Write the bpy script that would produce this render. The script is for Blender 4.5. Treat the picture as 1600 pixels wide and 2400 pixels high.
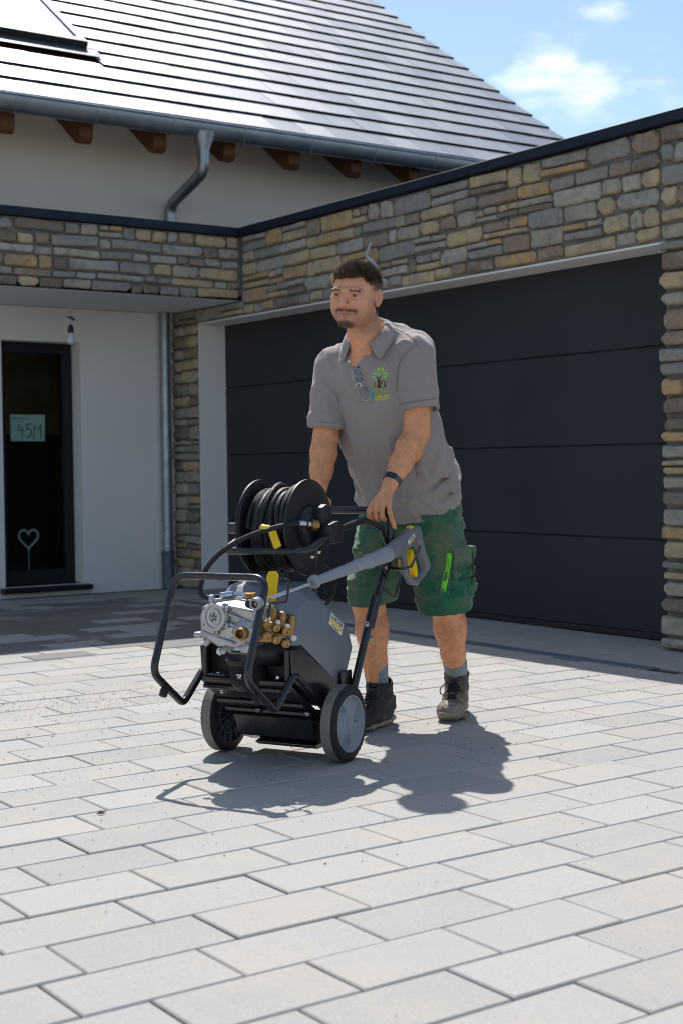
import bpy, bmesh, math, random
import numpy as np
from mathutils import Vector, Matrix
R = math.radians
scene = bpy.context.scene
COL = scene.collection
for _o in list(bpy.data.objects): bpy.data.objects.remove(_o)

# ------------------------------------------------------------------ camera
CAM = Vector((-5.8112, -10.7308, 0.999))
YAW, PITCH, ROLL = 0.6118, -0.0321, -0.0119
_f = Vector((math.sin(YAW)*math.cos(PITCH), math.cos(YAW)*math.cos(PITCH), math.sin(PITCH)))
_r = Vector((math.cos(YAW), -math.sin(YAW), 0)); _u = _r.cross(_f)
_rr = math.cos(ROLL)*_r + math.sin(ROLL)*_u; _uu = -math.sin(ROLL)*_r + math.cos(ROLL)*_u
cd = bpy.data.cameras.new('camera'); cam = bpy.data.objects.new('camera', cd); COL.objects.link(cam)
cd.sensor_fit = 'VERTICAL'; cd.sensor_height = 36; cd.sensor_width = 24; cd.lens = 36*3393.1/2400
cd.clip_start = 0.05; cd.clip_end = 3000
cam.matrix_world = Matrix(((_rr.x, _uu.x, -_f.x, CAM.x), (_rr.y, _uu.y, -_f.y, CAM.y), (_rr.z, _uu.z, -_f.z, CAM.z), (0, 0, 0, 1)))
cd.dof.use_dof = True; cd.dof.focus_distance = 5.2; cd.dof.aperture_fstop = 4.5
scene.camera = cam
def depth_of(p): return (Vector(p)-CAM).dot(_f)
def project(p):
    q = Vector(p)-CAM; z = q.dot(_f)
    return 800+3393.1*q.dot(_rr)/z, 1200-3393.1*q.dot(_uu)/z, z

# ------------------------------------------------------------------ sky, sun, exposure
SUN = Vector((0.30, 0.63, 1.0)).normalized()
el = math.asin(SUN.z); az = math.atan2(SUN.x, SUN.y)
world = bpy.data.worlds.new('World'); scene.world = world; world.use_nodes = True
wn = world.node_tree.nodes; wl = world.node_tree.links; wn.clear()
wout = wn.new('ShaderNodeOutputWorld'); wbg = wn.new('ShaderNodeBackground'); wbg.inputs['Strength'].default_value = 0.104
sky = wn.new('ShaderNodeTexSky'); sky.sky_type = 'NISHITA'; sky.sun_disc = False
sky.sun_elevation = el; sky.sun_rotation = az; sky.air_density = 1.0; sky.dust_density = 0.55; sky.ozone_density = 2.0; sky.altitude = 300
tc = wn.new('ShaderNodeTexCoord'); sep = wn.new('ShaderNodeSeparateXYZ'); wl.new(tc.outputs['Generated'], sep.inputs[0])
def wmath(op, a, b=None):
    n = wn.new('ShaderNodeMath'); n.operation = op
    for i, v in enumerate((a, b)):
        if v is None: continue
        if isinstance(v, (int, float)): n.inputs[i].default_value = v
        else: wl.new(v, n.inputs[i])
    return n.outputs[0]
zz = wmath('ADD', wmath('MAXIMUM', sep.outputs[2], 0.0), 0.22)
comb = wn.new('ShaderNodeCombineXYZ')
wl.new(wmath('DIVIDE', sep.outputs[0], zz), comb.inputs[0]); wl.new(wmath('DIVIDE', sep.outputs[1], zz), comb.inputs[1])
mp = wn.new('ShaderNodeMapping'); mp.inputs['Location'].default_value = (0.213, 5.253, 0.0); wl.new(comb.outputs[0], mp.inputs[0])
cn = wn.new('ShaderNodeTexNoise'); cn.inputs['Scale'].default_value = 1.5; cn.inputs['Detail'].default_value = 9; cn.inputs['Roughness'].default_value = 0.56
cn.inputs['Distortion'].default_value = 0.25
wl.new(mp.outputs[0], cn.inputs['Vector'])
cr = wn.new('ShaderNodeValToRGB'); cr.color_ramp.elements[0].position = 0.535; cr.color_ramp.elements[1].position = 0.665
cr.color_ramp.elements[0].color = (0, 0, 0, 1); cr.color_ramp.elements[1].color = (1, 1, 1, 1); cr.color_ramp.interpolation = 'EASE'
wl.new(cn.outputs[0], cr.inputs[0])
cmix = wn.new('ShaderNodeMix'); cmix.data_type = 'RGBA'
wl.new(cr.outputs[0], cmix.inputs['Factor']); wl.new(sky.outputs[0], cmix.inputs['A']); cmix.inputs['B'].default_value = (9.0, 9.2, 9.5, 1)
wl.new(cmix.outputs['Result'], wbg.inputs['Color']); wl.new(wbg.outputs[0], wout.inputs['Surface'])
sd = bpy.data.lights.new('sun', 'SUN'); sd.energy = 3.9; sd.angle = R(0.53); sd.color = (1.0, 0.965, 0.915)
sun = bpy.data.objects.new('sun', sd); COL.objects.link(sun); sun.location = (0, 0, 30)
sun.rotation_euler = SUN.to_track_quat('Z', 'Y').to_euler()
scene.view_settings.view_transform = 'Standard'; scene.view_settings.look = 'None'
scene.view_settings.exposure = 0.60; scene.view_settings.gamma = 1.0
scene.view_settings.use_curve_mapping = False
scene.cycles.use_denoising = True; scene.cycles.filter_width = 1.05
scene.cycles.max_bounces = 8; scene.cycles.diffuse_bounces = 4
scene.cycles.sample_clamp_indirect = 6.0

# ------------------------------------------------------------------ materials
def srgb(r, g=None, b=None):
    if g is None: r, g, b = r
    def c(v):
        v /= 255.0
        return v/12.92 if v <= 0.04045 else ((v+0.055)/1.055)**2.4
    return (c(r), c(g), c(b))
class Mat:
    def __init__(s, name):
        s.m = bpy.data.materials.new(name); s.m.use_nodes = True
        s.n = s.m.node_tree.nodes; s.l = s.m.node_tree.links
        s.b = s.n['Principled BSDF']; s.out = s.n['Material Output']
    def node(s, t, **kw):
        n = s.n.new('ShaderNode'+t)
        for k, v in kw.items():
            if hasattr(n, k) and k not in ('inputs',): setattr(n, k, v)
        return n
    def set(s, **kw):
        names = dict(color='Base Color', rough='Roughness', metal='Metallic', spec='Specular IOR Level', coat='Coat Weight', coatr='Coat Roughness', trans='Transmission Weight', ior='IOR', alpha='Alpha', sss='Subsurface Weight', sheen='Sheen Weight')
        for k, v in kw.items():
            i = s.b.inputs[names[k]]
            if k == 'color' and not hasattr(v, 'links') and not isinstance(v, bpy.types.NodeSocket): v = (*v[:3], 1)
            if isinstance(v, bpy.types.NodeSocket): s.l.new(v, i)
            else: i.default_value = v
        return s
    def coords(s, kind='Object', scale=(1, 1, 1), loc=(0, 0, 0), rot=(0, 0, 0)):
        t = s.n.new('ShaderNodeTexCoord'); mpp = s.n.new('ShaderNodeMapping')
        mpp.inputs['Scale'].default_value = scale; mpp.inputs['Location'].default_value = loc; mpp.inputs['Rotation'].default_value = rot
        s.l.new(t.outputs[kind], mpp.inputs[0]); return mpp.outputs[0]
    def worldpos(s, scale=(1, 1, 1)):
        t = s.n.new('ShaderNodeNewGeometry'); mpp = s.n.new('ShaderNodeMapping'); mpp.inputs['Scale'].default_value = scale
        s.l.new(t.outputs['Position'], mpp.inputs[0]); return mpp.outputs[0]
    def noise(s, vec, scale, detail=4, rough=0.55, dist=0.0):
        n = s.n.new('ShaderNodeTexNoise'); n.inputs['Scale'].default_value = scale; n.inputs['Detail'].default_value = detail
        n.inputs['Roughness'].default_value = rough; n.inputs['Distortion'].default_value = dist
        s.l.new(vec, n.inputs['Vector']); return n.outputs['Fac']
    def ramp(s, fac, stops, interp='LINEAR'):
        n = s.n.new('ShaderNodeValToRGB'); n.color_ramp.interpolation = interp
        e = n.color_ramp.elements
        while len(e) < len(stops): e.new(0.5)
        for k, (p, c) in enumerate(stops):
            e[k].position = p
            e[k].color = (*c[:3], 1) if hasattr(c, '__len__') else (c, c, c, 1)
        s.l.new(fac, n.inputs[0]); return n.outputs[0]
    def mix(s, fac, a, b, mode='MIX'):
        n = s.n.new('ShaderNodeMix'); n.data_type = 'RGBA'; n.blend_type = mode
        for key, v in (('Factor', fac), ('A', a), ('B', b)):
            i = [q for q in n.inputs if q.name == key and (q.type == 'RGBA' or key == 'Factor')][0]
            if isinstance(v, bpy.types.NodeSocket): s.l.new(v, i)
            elif hasattr(v, '__len__'): i.default_value = (*v[:3], 1)
            else: i.default_value = v
        return [o for o in n.outputs if o.type == 'RGBA'][0]
    def math(s, op, a, b=None, clamp=False):
        n = s.n.new('ShaderNodeMath'); n.operation = op; n.use_clamp = clamp
        for i, v in enumerate((a, b)):
            if v is None: continue
            if isinstance(v, (int, float)): n.inputs[i].default_value = v
            else: s.l.new(v, n.inputs[i])
        return n.outputs[0]
    def bump(s, height, strength=0.3, dist=0.01):
        n = s.n.new('ShaderNodeBump'); n.inputs['Strength'].default_value = strength; n.inputs['Distance'].default_value = dist
        s.l.new(height, n.inputs['Height']); s.l.new(n.outputs[0], s.b.inputs['Normal']); return s
    def island(s):
        g = s.n.new('ShaderNodeNewGeometry'); o = s.n.new('ShaderNodeObjectInfo')
        return s.math('FRACT', s.math('ADD', g.outputs['Random Per Island'], o.outputs['Random']))
    def objrand(s):
        o = s.n.new('ShaderNodeObjectInfo'); return o.outputs['Random']
    def attr(s, name):
        a = s.n.new('ShaderNodeAttribute'); a.attribute_name = name; return a.outputs['Color']
def simple(name, color, rough=0.5, metal=0.0, spec=0.5, var=0.12, vscale=12, bump=0.0, bscale=60, coat=0.0):
    """plain painted / moulded surface with slight tone and gloss variation"""
    m = Mat(name); v = m.coords()
    n = m.noise(v, vscale, 5)
    c0 = tuple(x*(1-var) for x in color); c1 = tuple(min(1, x*(1+var)) for x in color)
    m.set(color=m.ramp(n, [(0.3, c0), (0.7, c1)]), metal=metal, spec=spec, coat=coat)
    n2 = m.noise(v, vscale*2.3, 4)
    m.set(rough=m.ramp(n2, [(0.3, max(0.02, rough*0.85)), (0.75, min(1, rough*1.18))]))
    if bump: m.bump(m.noise(v, bscale, 3), bump, 0.004)
    return m.m

# ------------------------------------------------------------------ geometry helpers
class MB:
    """mesh builder in plain lists"""
    def __init__(s): s.v = []; s.f = []; s.mi = []
    def add(s, verts, faces, mi=0):
        o = len(s.v); s.v += [tuple(p) for p in verts]; s.f += [tuple(i+o for i in f) for f in faces]; s.mi += [mi]*len(faces); return s
    def box(s, x0, x1, y0, y1, z0, z1, mi=0):
        v = [(x, y, z) for x in (x0, x1) for y in (y0, y1) for z in (z0, z1)]
        return s.add(v, [(0, 1, 3, 2), (4, 6, 7, 5), (0, 4, 5, 1), (2, 3, 7, 6), (0, 2, 6, 4), (1, 5, 7, 3)], mi)
    def prism(s, poly, axis, a, b, mi=0):
        """poly: 2D points; axis: 'x','y','z' extrusion axis from a to b; the 2D coords are the other two axes in order"""
        n = len(poly)
        def P(p, t): return {'x': (t, p[0], p[1]), 'y': (p[0], t, p[1]), 'z': (p[0], p[1], t)}[axis]
        v = [P(p, a) for p in poly]+[P(p, b) for p in poly]
        f = [tuple(range(n)), tuple(range(2*n-1, n-1, -1))]+[(i, i+n, (i+1) % n+n, (i+1) % n) for i in range(n)]
        return s.add(v, f, mi)
    def tube(s, pts, r, seg=12, caps=True, mi=0, closed=False):
        pts = [Vector(p) for p in pts]; n = len(pts)
        rs = r if hasattr(r, '__len__') else [r]*n
        tang = []
        for i in range(n):
            if closed: t = pts[(i+1) % n]-pts[i-1]
            else: t = pts[min(i+1, n-1)]-pts[max(i-1, 0)]
            tang.append(t.normalized())
        up = Vector((0, 0, 1)) if abs(tang[0].z) < 0.9 else Vector((1, 0, 0))
        nrm = (up-tang[0]*up.dot(tang[0])).normalized()
        verts = []
        for i in range(n):
            nrm = (nrm-tang[i]*nrm.dot(tang[i])).normalized(); bn = tang[i].cross(nrm)
            for k in range(seg):
                a = 2*math.pi*k/seg; verts.append(pts[i]+(nrm*math.cos(a)+bn*math.sin(a))*rs[i])
        faces = []
        m = n if closed else n-1
        for i in range(m):
            j = (i+1) % n
            for k in range(seg):
                k2 = (k+1) % seg; faces.append((i*seg+k, i*seg+k2, j*seg+k2, j*seg+k))
        if caps and not closed:
            faces.append(tuple(range(seg-1, -1, -1))); faces.append(tuple((n-1)*seg+k for k in range(seg)))
        return s.add(verts, faces, mi)
    def lathe(s, prof, origin, axis, seg=32, mi=0, cap=True):
        """prof: list of (dist along axis, radius)"""
        o = Vector(origin); ax = Vector(axis).normalized()
        up = Vector((0, 0, 1)) if abs(ax.z) < 0.9 else Vector((1, 0, 0))
        u = (up-ax*up.dot(ax)).normalized(); w = ax.cross(u)
        verts = []
        for (d, r) in prof:
            for k in range(seg):
                a = 2*math.pi*k/seg; verts.append(o+ax*d+(u*math.cos(a)+w*math.sin(a))*r)
        faces = []
        for i in range(len(prof)-1):
            for k in range(seg):
                k2 = (k+1) % seg; faces.append((i*seg+k, i*seg+k2, (i+1)*seg+k2, (i+1)*seg+k))
        if cap:
            faces.append(tuple(range(seg-1, -1, -1))); faces.append(tuple((len(prof)-1)*seg+k for k in range(seg)))
        return s.add(verts, faces, mi)
    def xform(s, M):
        s.v = [tuple(M @ Vector(p)) for p in s.v]; return s
    def mesh(s, name='m', smooth=True, angle=35, bevel=0.0, bseg=1):
        me = bpy.data.meshes.new(name); me.from_pydata(s.v, [], s.f)
        if any(s.mi): me.polygons.foreach_set('material_index', s.mi)
        bm = bmesh.new(); bm.from_mesh(me)
        bmesh.ops.remove_doubles(bm, verts=bm.verts, dist=1e-6)
        bmesh.ops.recalc_face_normals(bm, faces=bm.faces)
        if bevel:
            es = [e for e in bm.edges if len(e.link_faces) == 2 and e.calc_face_angle(0) > R(28)]
            bmesh.ops.bevel(bm, geom=es, offset=bevel, offset_type='OFFSET', segments=bseg, profile=0.6, affect='EDGES', clamp_overlap=True)
        bm.to_mesh(me); bm.free()
        if smooth:
            me.polygons.foreach_set('use_smooth', [True]*len(me.polygons)); me.set_sharp_from_angle(angle=R(angle))
        me.update(); return me
def fillet(pts, rad, n=6):
    """polyline with rounded corners; rad may be a list per corner"""
    pts = [Vector(p) for p in pts]; out = [pts[0]]
    for i in range(1, len(pts)-1):
        a, b, c = pts[i-1], pts[i], pts[i+1]
        r = rad[i] if hasattr(rad, '__len__') else rad
        u = (a-b); v = (c-b); lu, lv = u.length, v.length; u.normalize(); v.normalize()
        ang = u.angle(v)
        if ang > 3.1: out.append(b); continue
        t = min(r/math.tan(ang/2), lu*0.48, lv*0.48)
        p0, p1 = b+u*t, b+v*t
        for k in range(n+1):
            q = k/n; out.append(p0*(1-q)**2+b*2*q*(1-q)+p1*q*q)
    out.append(pts[-1]); return out
def smoothpath(pts, sub=8):
    """Catmull-Rom"""
    P = [Vector(p) for p in pts]; P = [P[0]*2-P[1]]+P+[P[-1]*2-P[-2]]; out = []
    for i in range(1, len(P)-2):
        for k in range(sub):
            t = k/sub; a, b, c, d = P[i-1], P[i], P[i+1], P[i+2]
            out.append(0.5*((2*b)+(c-a)*t+(2*a-5*b+4*c-d)*t*t+(3*b-a-3*c+d)*t**3))
    out.append(P[-2]); return out
def link(name, me, mat=None, parent=None, label=None, cat=None, group=None, kind=None, loc=None):
    o = bpy.data.objects.new(name, me); COL.objects.link(o)
    if mat is not None and me is not None:
        ms = mat if isinstance(mat, (list, tuple)) else [mat]
        if len(me.materials) == 0:
            for q in ms: me.materials.append(q)
    if parent: o.parent = parent
    if loc is not None: o.location = loc
    for k, v in (('label', label), ('category', cat), ('group', group), ('kind', kind)):
        if v: o[k] = v
    return o
def empty(name, loc=(0, 0, 0), rz=0.0, parent=None, **kw):
    o = link(name, None, None, parent, **kw); o.location = loc; o.rotation_euler = (0, 0, rz); o.empty_display_size = 0.1; return o
# ================================================================== SETTING
rnd = random.Random(11)
# ---- shared materials
def plaster(name, col):
    m = Mat(name); v = m.worldpos()
    n = m.noise(v, 1.1, 4); n2 = m.noise(v, 240, 3)
    m.set(color=m.ramp(n, [(0.3, tuple(c*0.95 for c in col)), (0.7, tuple(min(1, c*1.03) for c in col))]), rough=0.92, spec=0.25)
    m.bump(n2, 0.35, 0.002); return m.m
M_WHITE = plaster('white_plaster', (0.78, 0.76, 0.73))
M_CEIL = plaster('ceiling_plaster', (0.76, 0.76, 0.74))
M_CREAM = plaster('house_plaster', (0.70, 0.63, 0.545))
M_ANTH = simple('anthracite_powder_coat', srgb(17, 21, 29), 0.42, spec=0.4, var=0.08, vscale=3)
M_COPE = simple('anthracite_coping_metal', srgb(14, 27, 42), 0.6, spec=0.35, var=0.10, vscale=2)
def make_mortar():
    m = Mat('mortar'); v = m.worldpos(); n = m.noise(v, 9, 6); n2 = m.noise(v, 130, 4)
    m.set(color=m.ramp(n, [(0.3, (0.15, 0.14, 0.12)), (0.7, (0.25, 0.235, 0.205))]), rough=0.95, spec=0.2); m.bump(n2, 0.7, 0.006); return m.m
M_MORTAR = make_mortar()
def make_stone():
    m = Mat('ledge_stone'); g = m.n.new('ShaderNodeNewGeometry'); o = m.n.new('ShaderNodeObjectInfo')
    v = m.worldpos()
    # every stone shifts the texture so that no two look alike
    cmb = m.n.new('ShaderNodeCombineXYZ'); m.l.new(m.math('MULTIPLY', o.outputs['Random'], 37.0), cmb.inputs[0]); m.l.new(m.math('MULTIPLY', o.outputs['Random'], 91.0), cmb.inputs[2])
    va = m.n.new('ShaderNodeVectorMath'); m.l.new(v, va.inputs[0]); m.l.new(cmb.outputs[0], va.inputs[1]); vv = va.outputs[0]
    base = m.ramp(o.outputs['Random'], [(0.0, srgb(214, 188, 142)), (0.13, srgb(190, 180, 160)), (0.26, srgb(160, 158, 154)), (0.38, srgb(222, 196, 150)), (0.48, srgb(128, 112, 98)),
                                        (0.58, srgb(186, 182, 172)), (0.68, srgb(214, 172, 116)), (0.76, srgb(150, 152, 144)), (0.84, srgb(166, 138, 118)), (0.92, srgb(204, 196, 178))], 'CONSTANT')
    n1 = m.noise(vv, 5.5, 5, 0.6, 0.6); n2 = m.noise(vv, 26, 6, 0.65); n3 = m.noise(vv, 110, 4, 0.7)
    base = m.mix(0.22, base, srgb(172, 158, 132))
    second = m.mix(m.ramp(n1, [(0.42, 0), (0.62, 1)]), base, m.mix(0.5, base, srgb(146, 142, 134)))
    third = m.mix(m.ramp(n2, [(0.5, 0), (0.72, 0.55)]), second, srgb(92, 88, 80))
    lt = m.mix(m.ramp(m.noise(vv, 13, 5, 0.6), [(0.55, 0), (0.75, 0.4)]), third, srgb(222, 210, 186))
    m.set(color=lt, rough=0.9, spec=0.25)
    rg_ = m.math('ABSOLUTE', m.math('SUBTRACT', m.noise(vv, 17, 6, 0.7, 0.5), 0.5))
    h = m.math('ADD', m.math('MULTIPLY', rg_, 2.2), m.math('ADD', m.math('MULTIPLY', n2, 0.8), m.math('MULTIPLY', n3, 0.5)))
    m.bump(h, 1.0, 0.014); return m.m
M_STONE = make_stone()
def make_paver():
    m = Mat('concrete_paver'); i = m.island(); v = m.worldpos()
    base = m.ramp(i, [(0.0, (0.37, 0.365, 0.35)), (0.16, (0.335, 0.332, 0.322)), (0.30, (0.395, 0.39, 0.376)), (0.44, (0.35, 0.346, 0.336)), (0.58, (0.41, 0.404, 0.39)), (0.72, (0.318, 0.316, 0.308)), (0.84, (0.385, 0.372, 0.35)), (0.93, (0.355, 0.352, 0.345)), (1.0, (0.372, 0.364, 0.348))])
    n = m.noise(v, 3.2, 6, 0.62); n2 = m.noise(v, 420, 3, 0.7); n3 = m.noise(v, 15, 5, 0.6)
    c = m.mix(m.ramp(n, [(0.40, 0.0), (0.74, 0.5)]), base, (0.47, 0.40, 0.31), 'MIX')
    c = m.mix(m.ramp(n3, [(0.58, 0.0), (0.80, 0.35)]), c, (0.30, 0.285, 0.26))
    c = m.mix(m.ramp(n2, [(0.35, 0.34), (0.6, 0.0)]), c, (0.20, 0.19, 0.17))
    c = m.mix(m.ramp(m.noise(v, 130, 4, 0.7), [(0.56, 0.0), (0.70, 0.45)]), c, (0.54, 0.53, 0.505))
    c = m.mix(m.ramp(m.noise(v, 95, 5, 0.75), [(0.30, 0.5), (0.44, 0.0)]), c, (0.20, 0.195, 0.18))
    c = m.mix(m.ramp(m.noise(v, 46, 5, 0.7), [(0.66, 0.0), (0.76, 0.45)]), c, (0.24, 0.215, 0.18))
    # damp, dark stones lie in a patch in front of the porch
    px = m.n.new('ShaderNodeSeparateXYZ'); m.l.new(v, px.inputs[0])
    patch = m.math('MULTIPLY', m.ramp(px.outputs[0], [(0.0, 1), (1.0, 1)]), 1.0)
    ydist = m.math('ABSOLUTE', m.math('ADD', px.outputs[1], 2.2)); xo = m.math('ABSOLUTE', m.math('ADD', px.outputs[0], 2.6))
    reach = m.math('SUBTRACT', 1.0, m.math('MAXIMUM', m.math('DIVIDE', ydist, 1.7), m.math('DIVIDE', xo, 2.1)))
    damp = m.math('MULTIPLY', m.math('ADD', m.math('MULTIPLY', i, 0.75), m.math('MULTIPLY', n3, 0.5)), m.math('MULTIPLY', reach, 5.0, True))
    dampm = m.ramp(damp, [(0.42, 0.0), (0.56, 1.0)])
    c = m.mix(dampm, c, m.mix(1.0, c, (0.42, 0.42, 0.44), 'MULTIPLY'))
    m.set(color=c, rough=m.ramp(dampm, [(0, 0.86), (1, 0.6)]), spec=0.3)
    m.bump(m.math('ADD', n2, m.math('MULTIPLY', n3, 0.4)), 0.28, 0.003); return m.m
M_PAVER = make_paver()
def make_sand():
    m = Mat('joint_sand'); v = m.worldpos(); n = m.noise(v, 2, 5); n2 = m.noise(v, 200, 3)
    m.set(color=m.ramp(n, [(0.3, (0.075, 0.066, 0.053)), (0.7, (0.13, 0.115, 0.092))]), rough=1.0, spec=0.1); m.bump(n2, 0.6, 0.004); return m.m
M_SAND = make_sand()

# ---- ground sheet and paving
g = MB(); g.add([(-300, -300, -0.012), (300, -300, -0.012), (300, 300, -0.012), (-300, 300, -0.012)], [(0, 1, 2, 3)])
def make_far_ground():
    m = Mat('gravel_ground'); v = m.worldpos(); n = m.noise(v, 0.8, 6); n2 = m.noise(v, 60, 4); sepn = m.n.new('ShaderNodeSeparateXYZ'); m.l.new(v, sepn.inputs[0])
    m.set(color=m.ramp(n, [(0.3, (0.15, 0.13, 0.105)), (0.7, (0.24, 0.215, 0.175))]), rough=1.0, spec=0.1); m.bump(n2, 0.8, 0.01); return m.m
link('ground', g.mesh(), make_far_ground(), kind='structure')

PL, PW, JG = 0.350, 0.2035, 0.0056     # paver pitch along x, pitch along y, joint
def paver_block(w, d):
    b = MB(); h = 0.0035; c = 0.0035
    x, y = w/2, d/2
    v = [(-x, -y, -0.055), (x, -y, -0.055), (x, y, -0.055), (-x, y, -0.055), (-x, -y, -h), (x, -y, -h), (x, y, -h), (-x, y, -h),
         (-x+c, -y+c, 0), (x-c, -y+c, 0), (x-c, y-c, 0), (-x+c, y-c, 0)]
    f = [(8, 9, 10, 11)]+[(i, (i+1) % 4, (i+1) % 4+4, i+4) for i in range(4)]+[(i+4, (i+1) % 4+4, (i+1) % 4+8, i+8) for i in range(4)]
    return v, f
paving = link('paving', None, None, kind='structure')
jb = MB(); jb.add([(-10.1, -12.8, -0.0105), (0.262, -12.8, -0.0105), (0.262, -0.001, -0.0105), (-10.1, -0.001, -0.0105)], [(0, 1, 2, 3)]); link('joint_bed', jb.mesh(), M_SAND, paving)
pv, pf = paver_block(PL-JG, PW-JG)
pm = MB(); pm.add(pv, pf); PAVER_ME = pm.mesh('paver', smooth=False); PAVER_ME.materials.append(M_PAVER)
cells = []
row_y0 = -8.1105
off = -4.704
offs = {0: -4.704, -1: -4.568, 1: -4.60, 2: -4.37+0.03}
prev = 0.0
rowr = random.Random(5)
for k in range(-22, 41):
    y = row_y0+PW*(k-0.5)     # row k spans y_k-1 .. y_k
    if k in offs: o_ = offs[k]
    else:
        prev = (prev+rowr.choice((0.11, 0.14, 0.17, 0.2, 0.23))) % PL; o_ = -4.7+prev
    for j in range(-17, 17):
        x = o_+PL*(j+0.5)
        if y+PW/2 > 0.02 or x-PL/2 < -10.0: continue
        if abs(x+0.59) < PL/2+0.05 and y < -1.26 and y > -5.95 and False: continue
        cells.append((x, y))
DRX0, DRX1, DRY0, DRY1 = -0.645, -0.535, -5.88, -1.20     # drain channel
def split_cell(x, y):
    """cut a paver where the drain or a wall runs through it"""
    x0, x1, y0, y1 = x-PL/2+JG/2, x+PL/2-JG/2, y-PW/2+JG/2, y+PW/2-JG/2
    if y1 < -5.42-0.0 and x1 > 0.02: x1 = min(x1, 0.02)
    x1 = min(x1, 0.265)
    if y1 > 0.0: y1 = -0.001
    out = []
    if y0 < DRY1+0.11 and y1 > DRY0 and x0 < DRX1 and x1 > DRX0 and y1 < DRY1+0.12:
        if DRX0-0.004-x0 > 0.02: out.append((x0, DRX0-0.004, y0, y1))
        if x1-DRX1-0.004 > 0.02: out.append((DRX1+0.004, x1, y0, y1))
    else: out.append((x0, x1, y0, y1))
    res = []
    for (a, b, c, d) in out:      # edging strip along the porch
        if d > -1.215 and c < -1.105 and a < DRX1:
            if -1.215-c > 0.02: res.append((a, b, c, -1.218))
            if d+1.105 > 0.02: res.append((a, b, -1.102, d))
        else: res.append((a, b, c, d))
    return [q for q in res if q[1]-q[0] > 0.015 and q[3]-q[2] > 0.015]
items = []
for (x, y) in cells:
    for q in split_cell(x, y):
        cx, cy = (q[0]+q[1])/2, (q[2]+q[3])/2
        u, v_, d = project((cx, cy, 0))
        full = abs(q[1]-q[0]-(PL-JG)) < 1e-6 and abs(q[3]-q[2]-(PW-JG)) < 1e-6
        vis = d > 0.3 and -120 < u < 1720 and -100 < v_ < 2560
        items.append((1.0/max(d, 0.3)**3 if vis else 0, q, cx, cy, full))
items.sort(key=lambda t: -t[0])
rest = MB(); npart = 0
for (w, q, cx, cy, full) in items:
    dz = rnd.uniform(-0.0016, 0.0016); tx, ty = rnd.uniform(-0.004, 0.004), rnd.uniform(-0.006, 0.006)
    if npart < 298 and w > 0 and full:
        o = link('paver', PAVER_ME, None, paving); o.location = (cx, cy, dz-0.001); o.rotation_euler = (ty, tx, rnd.uniform(-0.004, 0.004)); npart += 1
    else:
        v, f = paver_block(q[1]-q[0], q[3]-q[2])
        rest.add([(a+cx, b+cy, c+dz-0.001+a*tx+b*ty) for a, b, c in v], f)
link('paver_field', rest.mesh('paver_field', smooth=False), M_PAVER, paving, kind='stuff')
# linear drain in front of the garage: channel, grate bars
M_GALV = simple('galvanised_grate', srgb(150, 156, 164), 0.5, metal=0.6, var=0.2, vscale=20)
drain = empty('drain_channel', (DRX0, DRY1, 0), label='narrow grey linear drain let into the paving in front of the garage door', cat='drain')
d = MB(); d.box(0.004, 0.106, DRY0-DRY1, 0, -0.012, -0.008); link('channel', d.mesh(), simple('dark_channel', (0.03, 0.03, 0.033), 0.8), drain)
d = MB(); d.box(0.0, 0.012, DRY0-DRY1, 0, -0.0075, 0.0005); d.box(0.098, 0.11, DRY0-DRY1, 0, -0.0075, 0.0005)
y = DRY0-DRY1+0.01
while y < -0.01: d.box(0.0125, 0.0975, y, y+0.008, -0.0075, -0.0005); y += 0.019
link('grate', d.mesh(smooth=False), M_GALV, drain)
k = MB(); k.box(-8.0, DRX1, -1.213, -1.107, -0.05, 0.004); link('edging_strip', k.mesh(bevel=0.003), simple('dark_edging_concrete', (0.19, 0.19, 0.195), 0.85, bump=0.3, bscale=200), kind='structure')
# grit swept over the paving
gr = MB(); grr = random.Random(3)
def pebble(x, y, s):
    z = s*0.35
    pts = [(s*grr.uniform(.6, 1), 0, 0), (0, s*grr.uniform(.6, 1), 0), (-s*grr.uniform(.6, 1), 0, 0), (0, -s*grr.uniform(.6, 1), 0), (0, 0, z*1.4), (0, 0, -z)]
    a = grr.uniform(0, 6.3); ca, sa = math.cos(a), math.sin(a)
    gr.add([(x+p[0]*ca-p[1]*sa, y+p[0]*sa+p[1]*ca, 0.0015+p[2]+z*.4) for p in pts], [(0, 1, 4), (1, 2, 4), (2, 3, 4), (3, 0, 4), (1, 0, 5), (2, 1, 5), (3, 2, 5), (0, 3, 5)])
for _ in range(1500):
    x = grr.uniform(-4.6, -0.8); y = grr.gauss(-6.0, 0.9)
    if y > -3.0 or y < -9.5: continue
    pebble(x, y, abs(grr.gauss(0.0016, 0.0012))+0.0007)
for _ in range(260):
    pebble(grr.uniform(-5.6, -1.5), grr.uniform(-9.6, -4.5), abs(grr.gauss(0.0014, 0.001))+0.0008)
for _ in range(1500):
    pebble(-3.2+grr.gauss(0, 0.42), -5.05+grr.gauss(0, 0.22), abs(grr.gauss(0.0014, 0.001))+0.0006)
link('grit', gr.mesh('grit', smooth=False), simple('soil_grit', (0.11, 0.085, 0.06), 0.95, var=0.5, vscale=90), kind='stuff')
lf = MB(); lf.add([(0, 0, .004), (.02, .006, .009), (.034, .0, .005), (.02, -.008, .003), (.014, -.001, .013)], [(0, 3, 4), (3, 2, 4), (2, 1, 4), (1, 0, 4)])
link('dry_leaf', lf.mesh(), simple('dry_leaf_brown', (0.16, 0.095, 0.05), 0.8), loc=(-4.02, -6.93, 0), label='tiny brown crumb of dry leaf on the pavers left of the shadow', cat='leaf')

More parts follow.
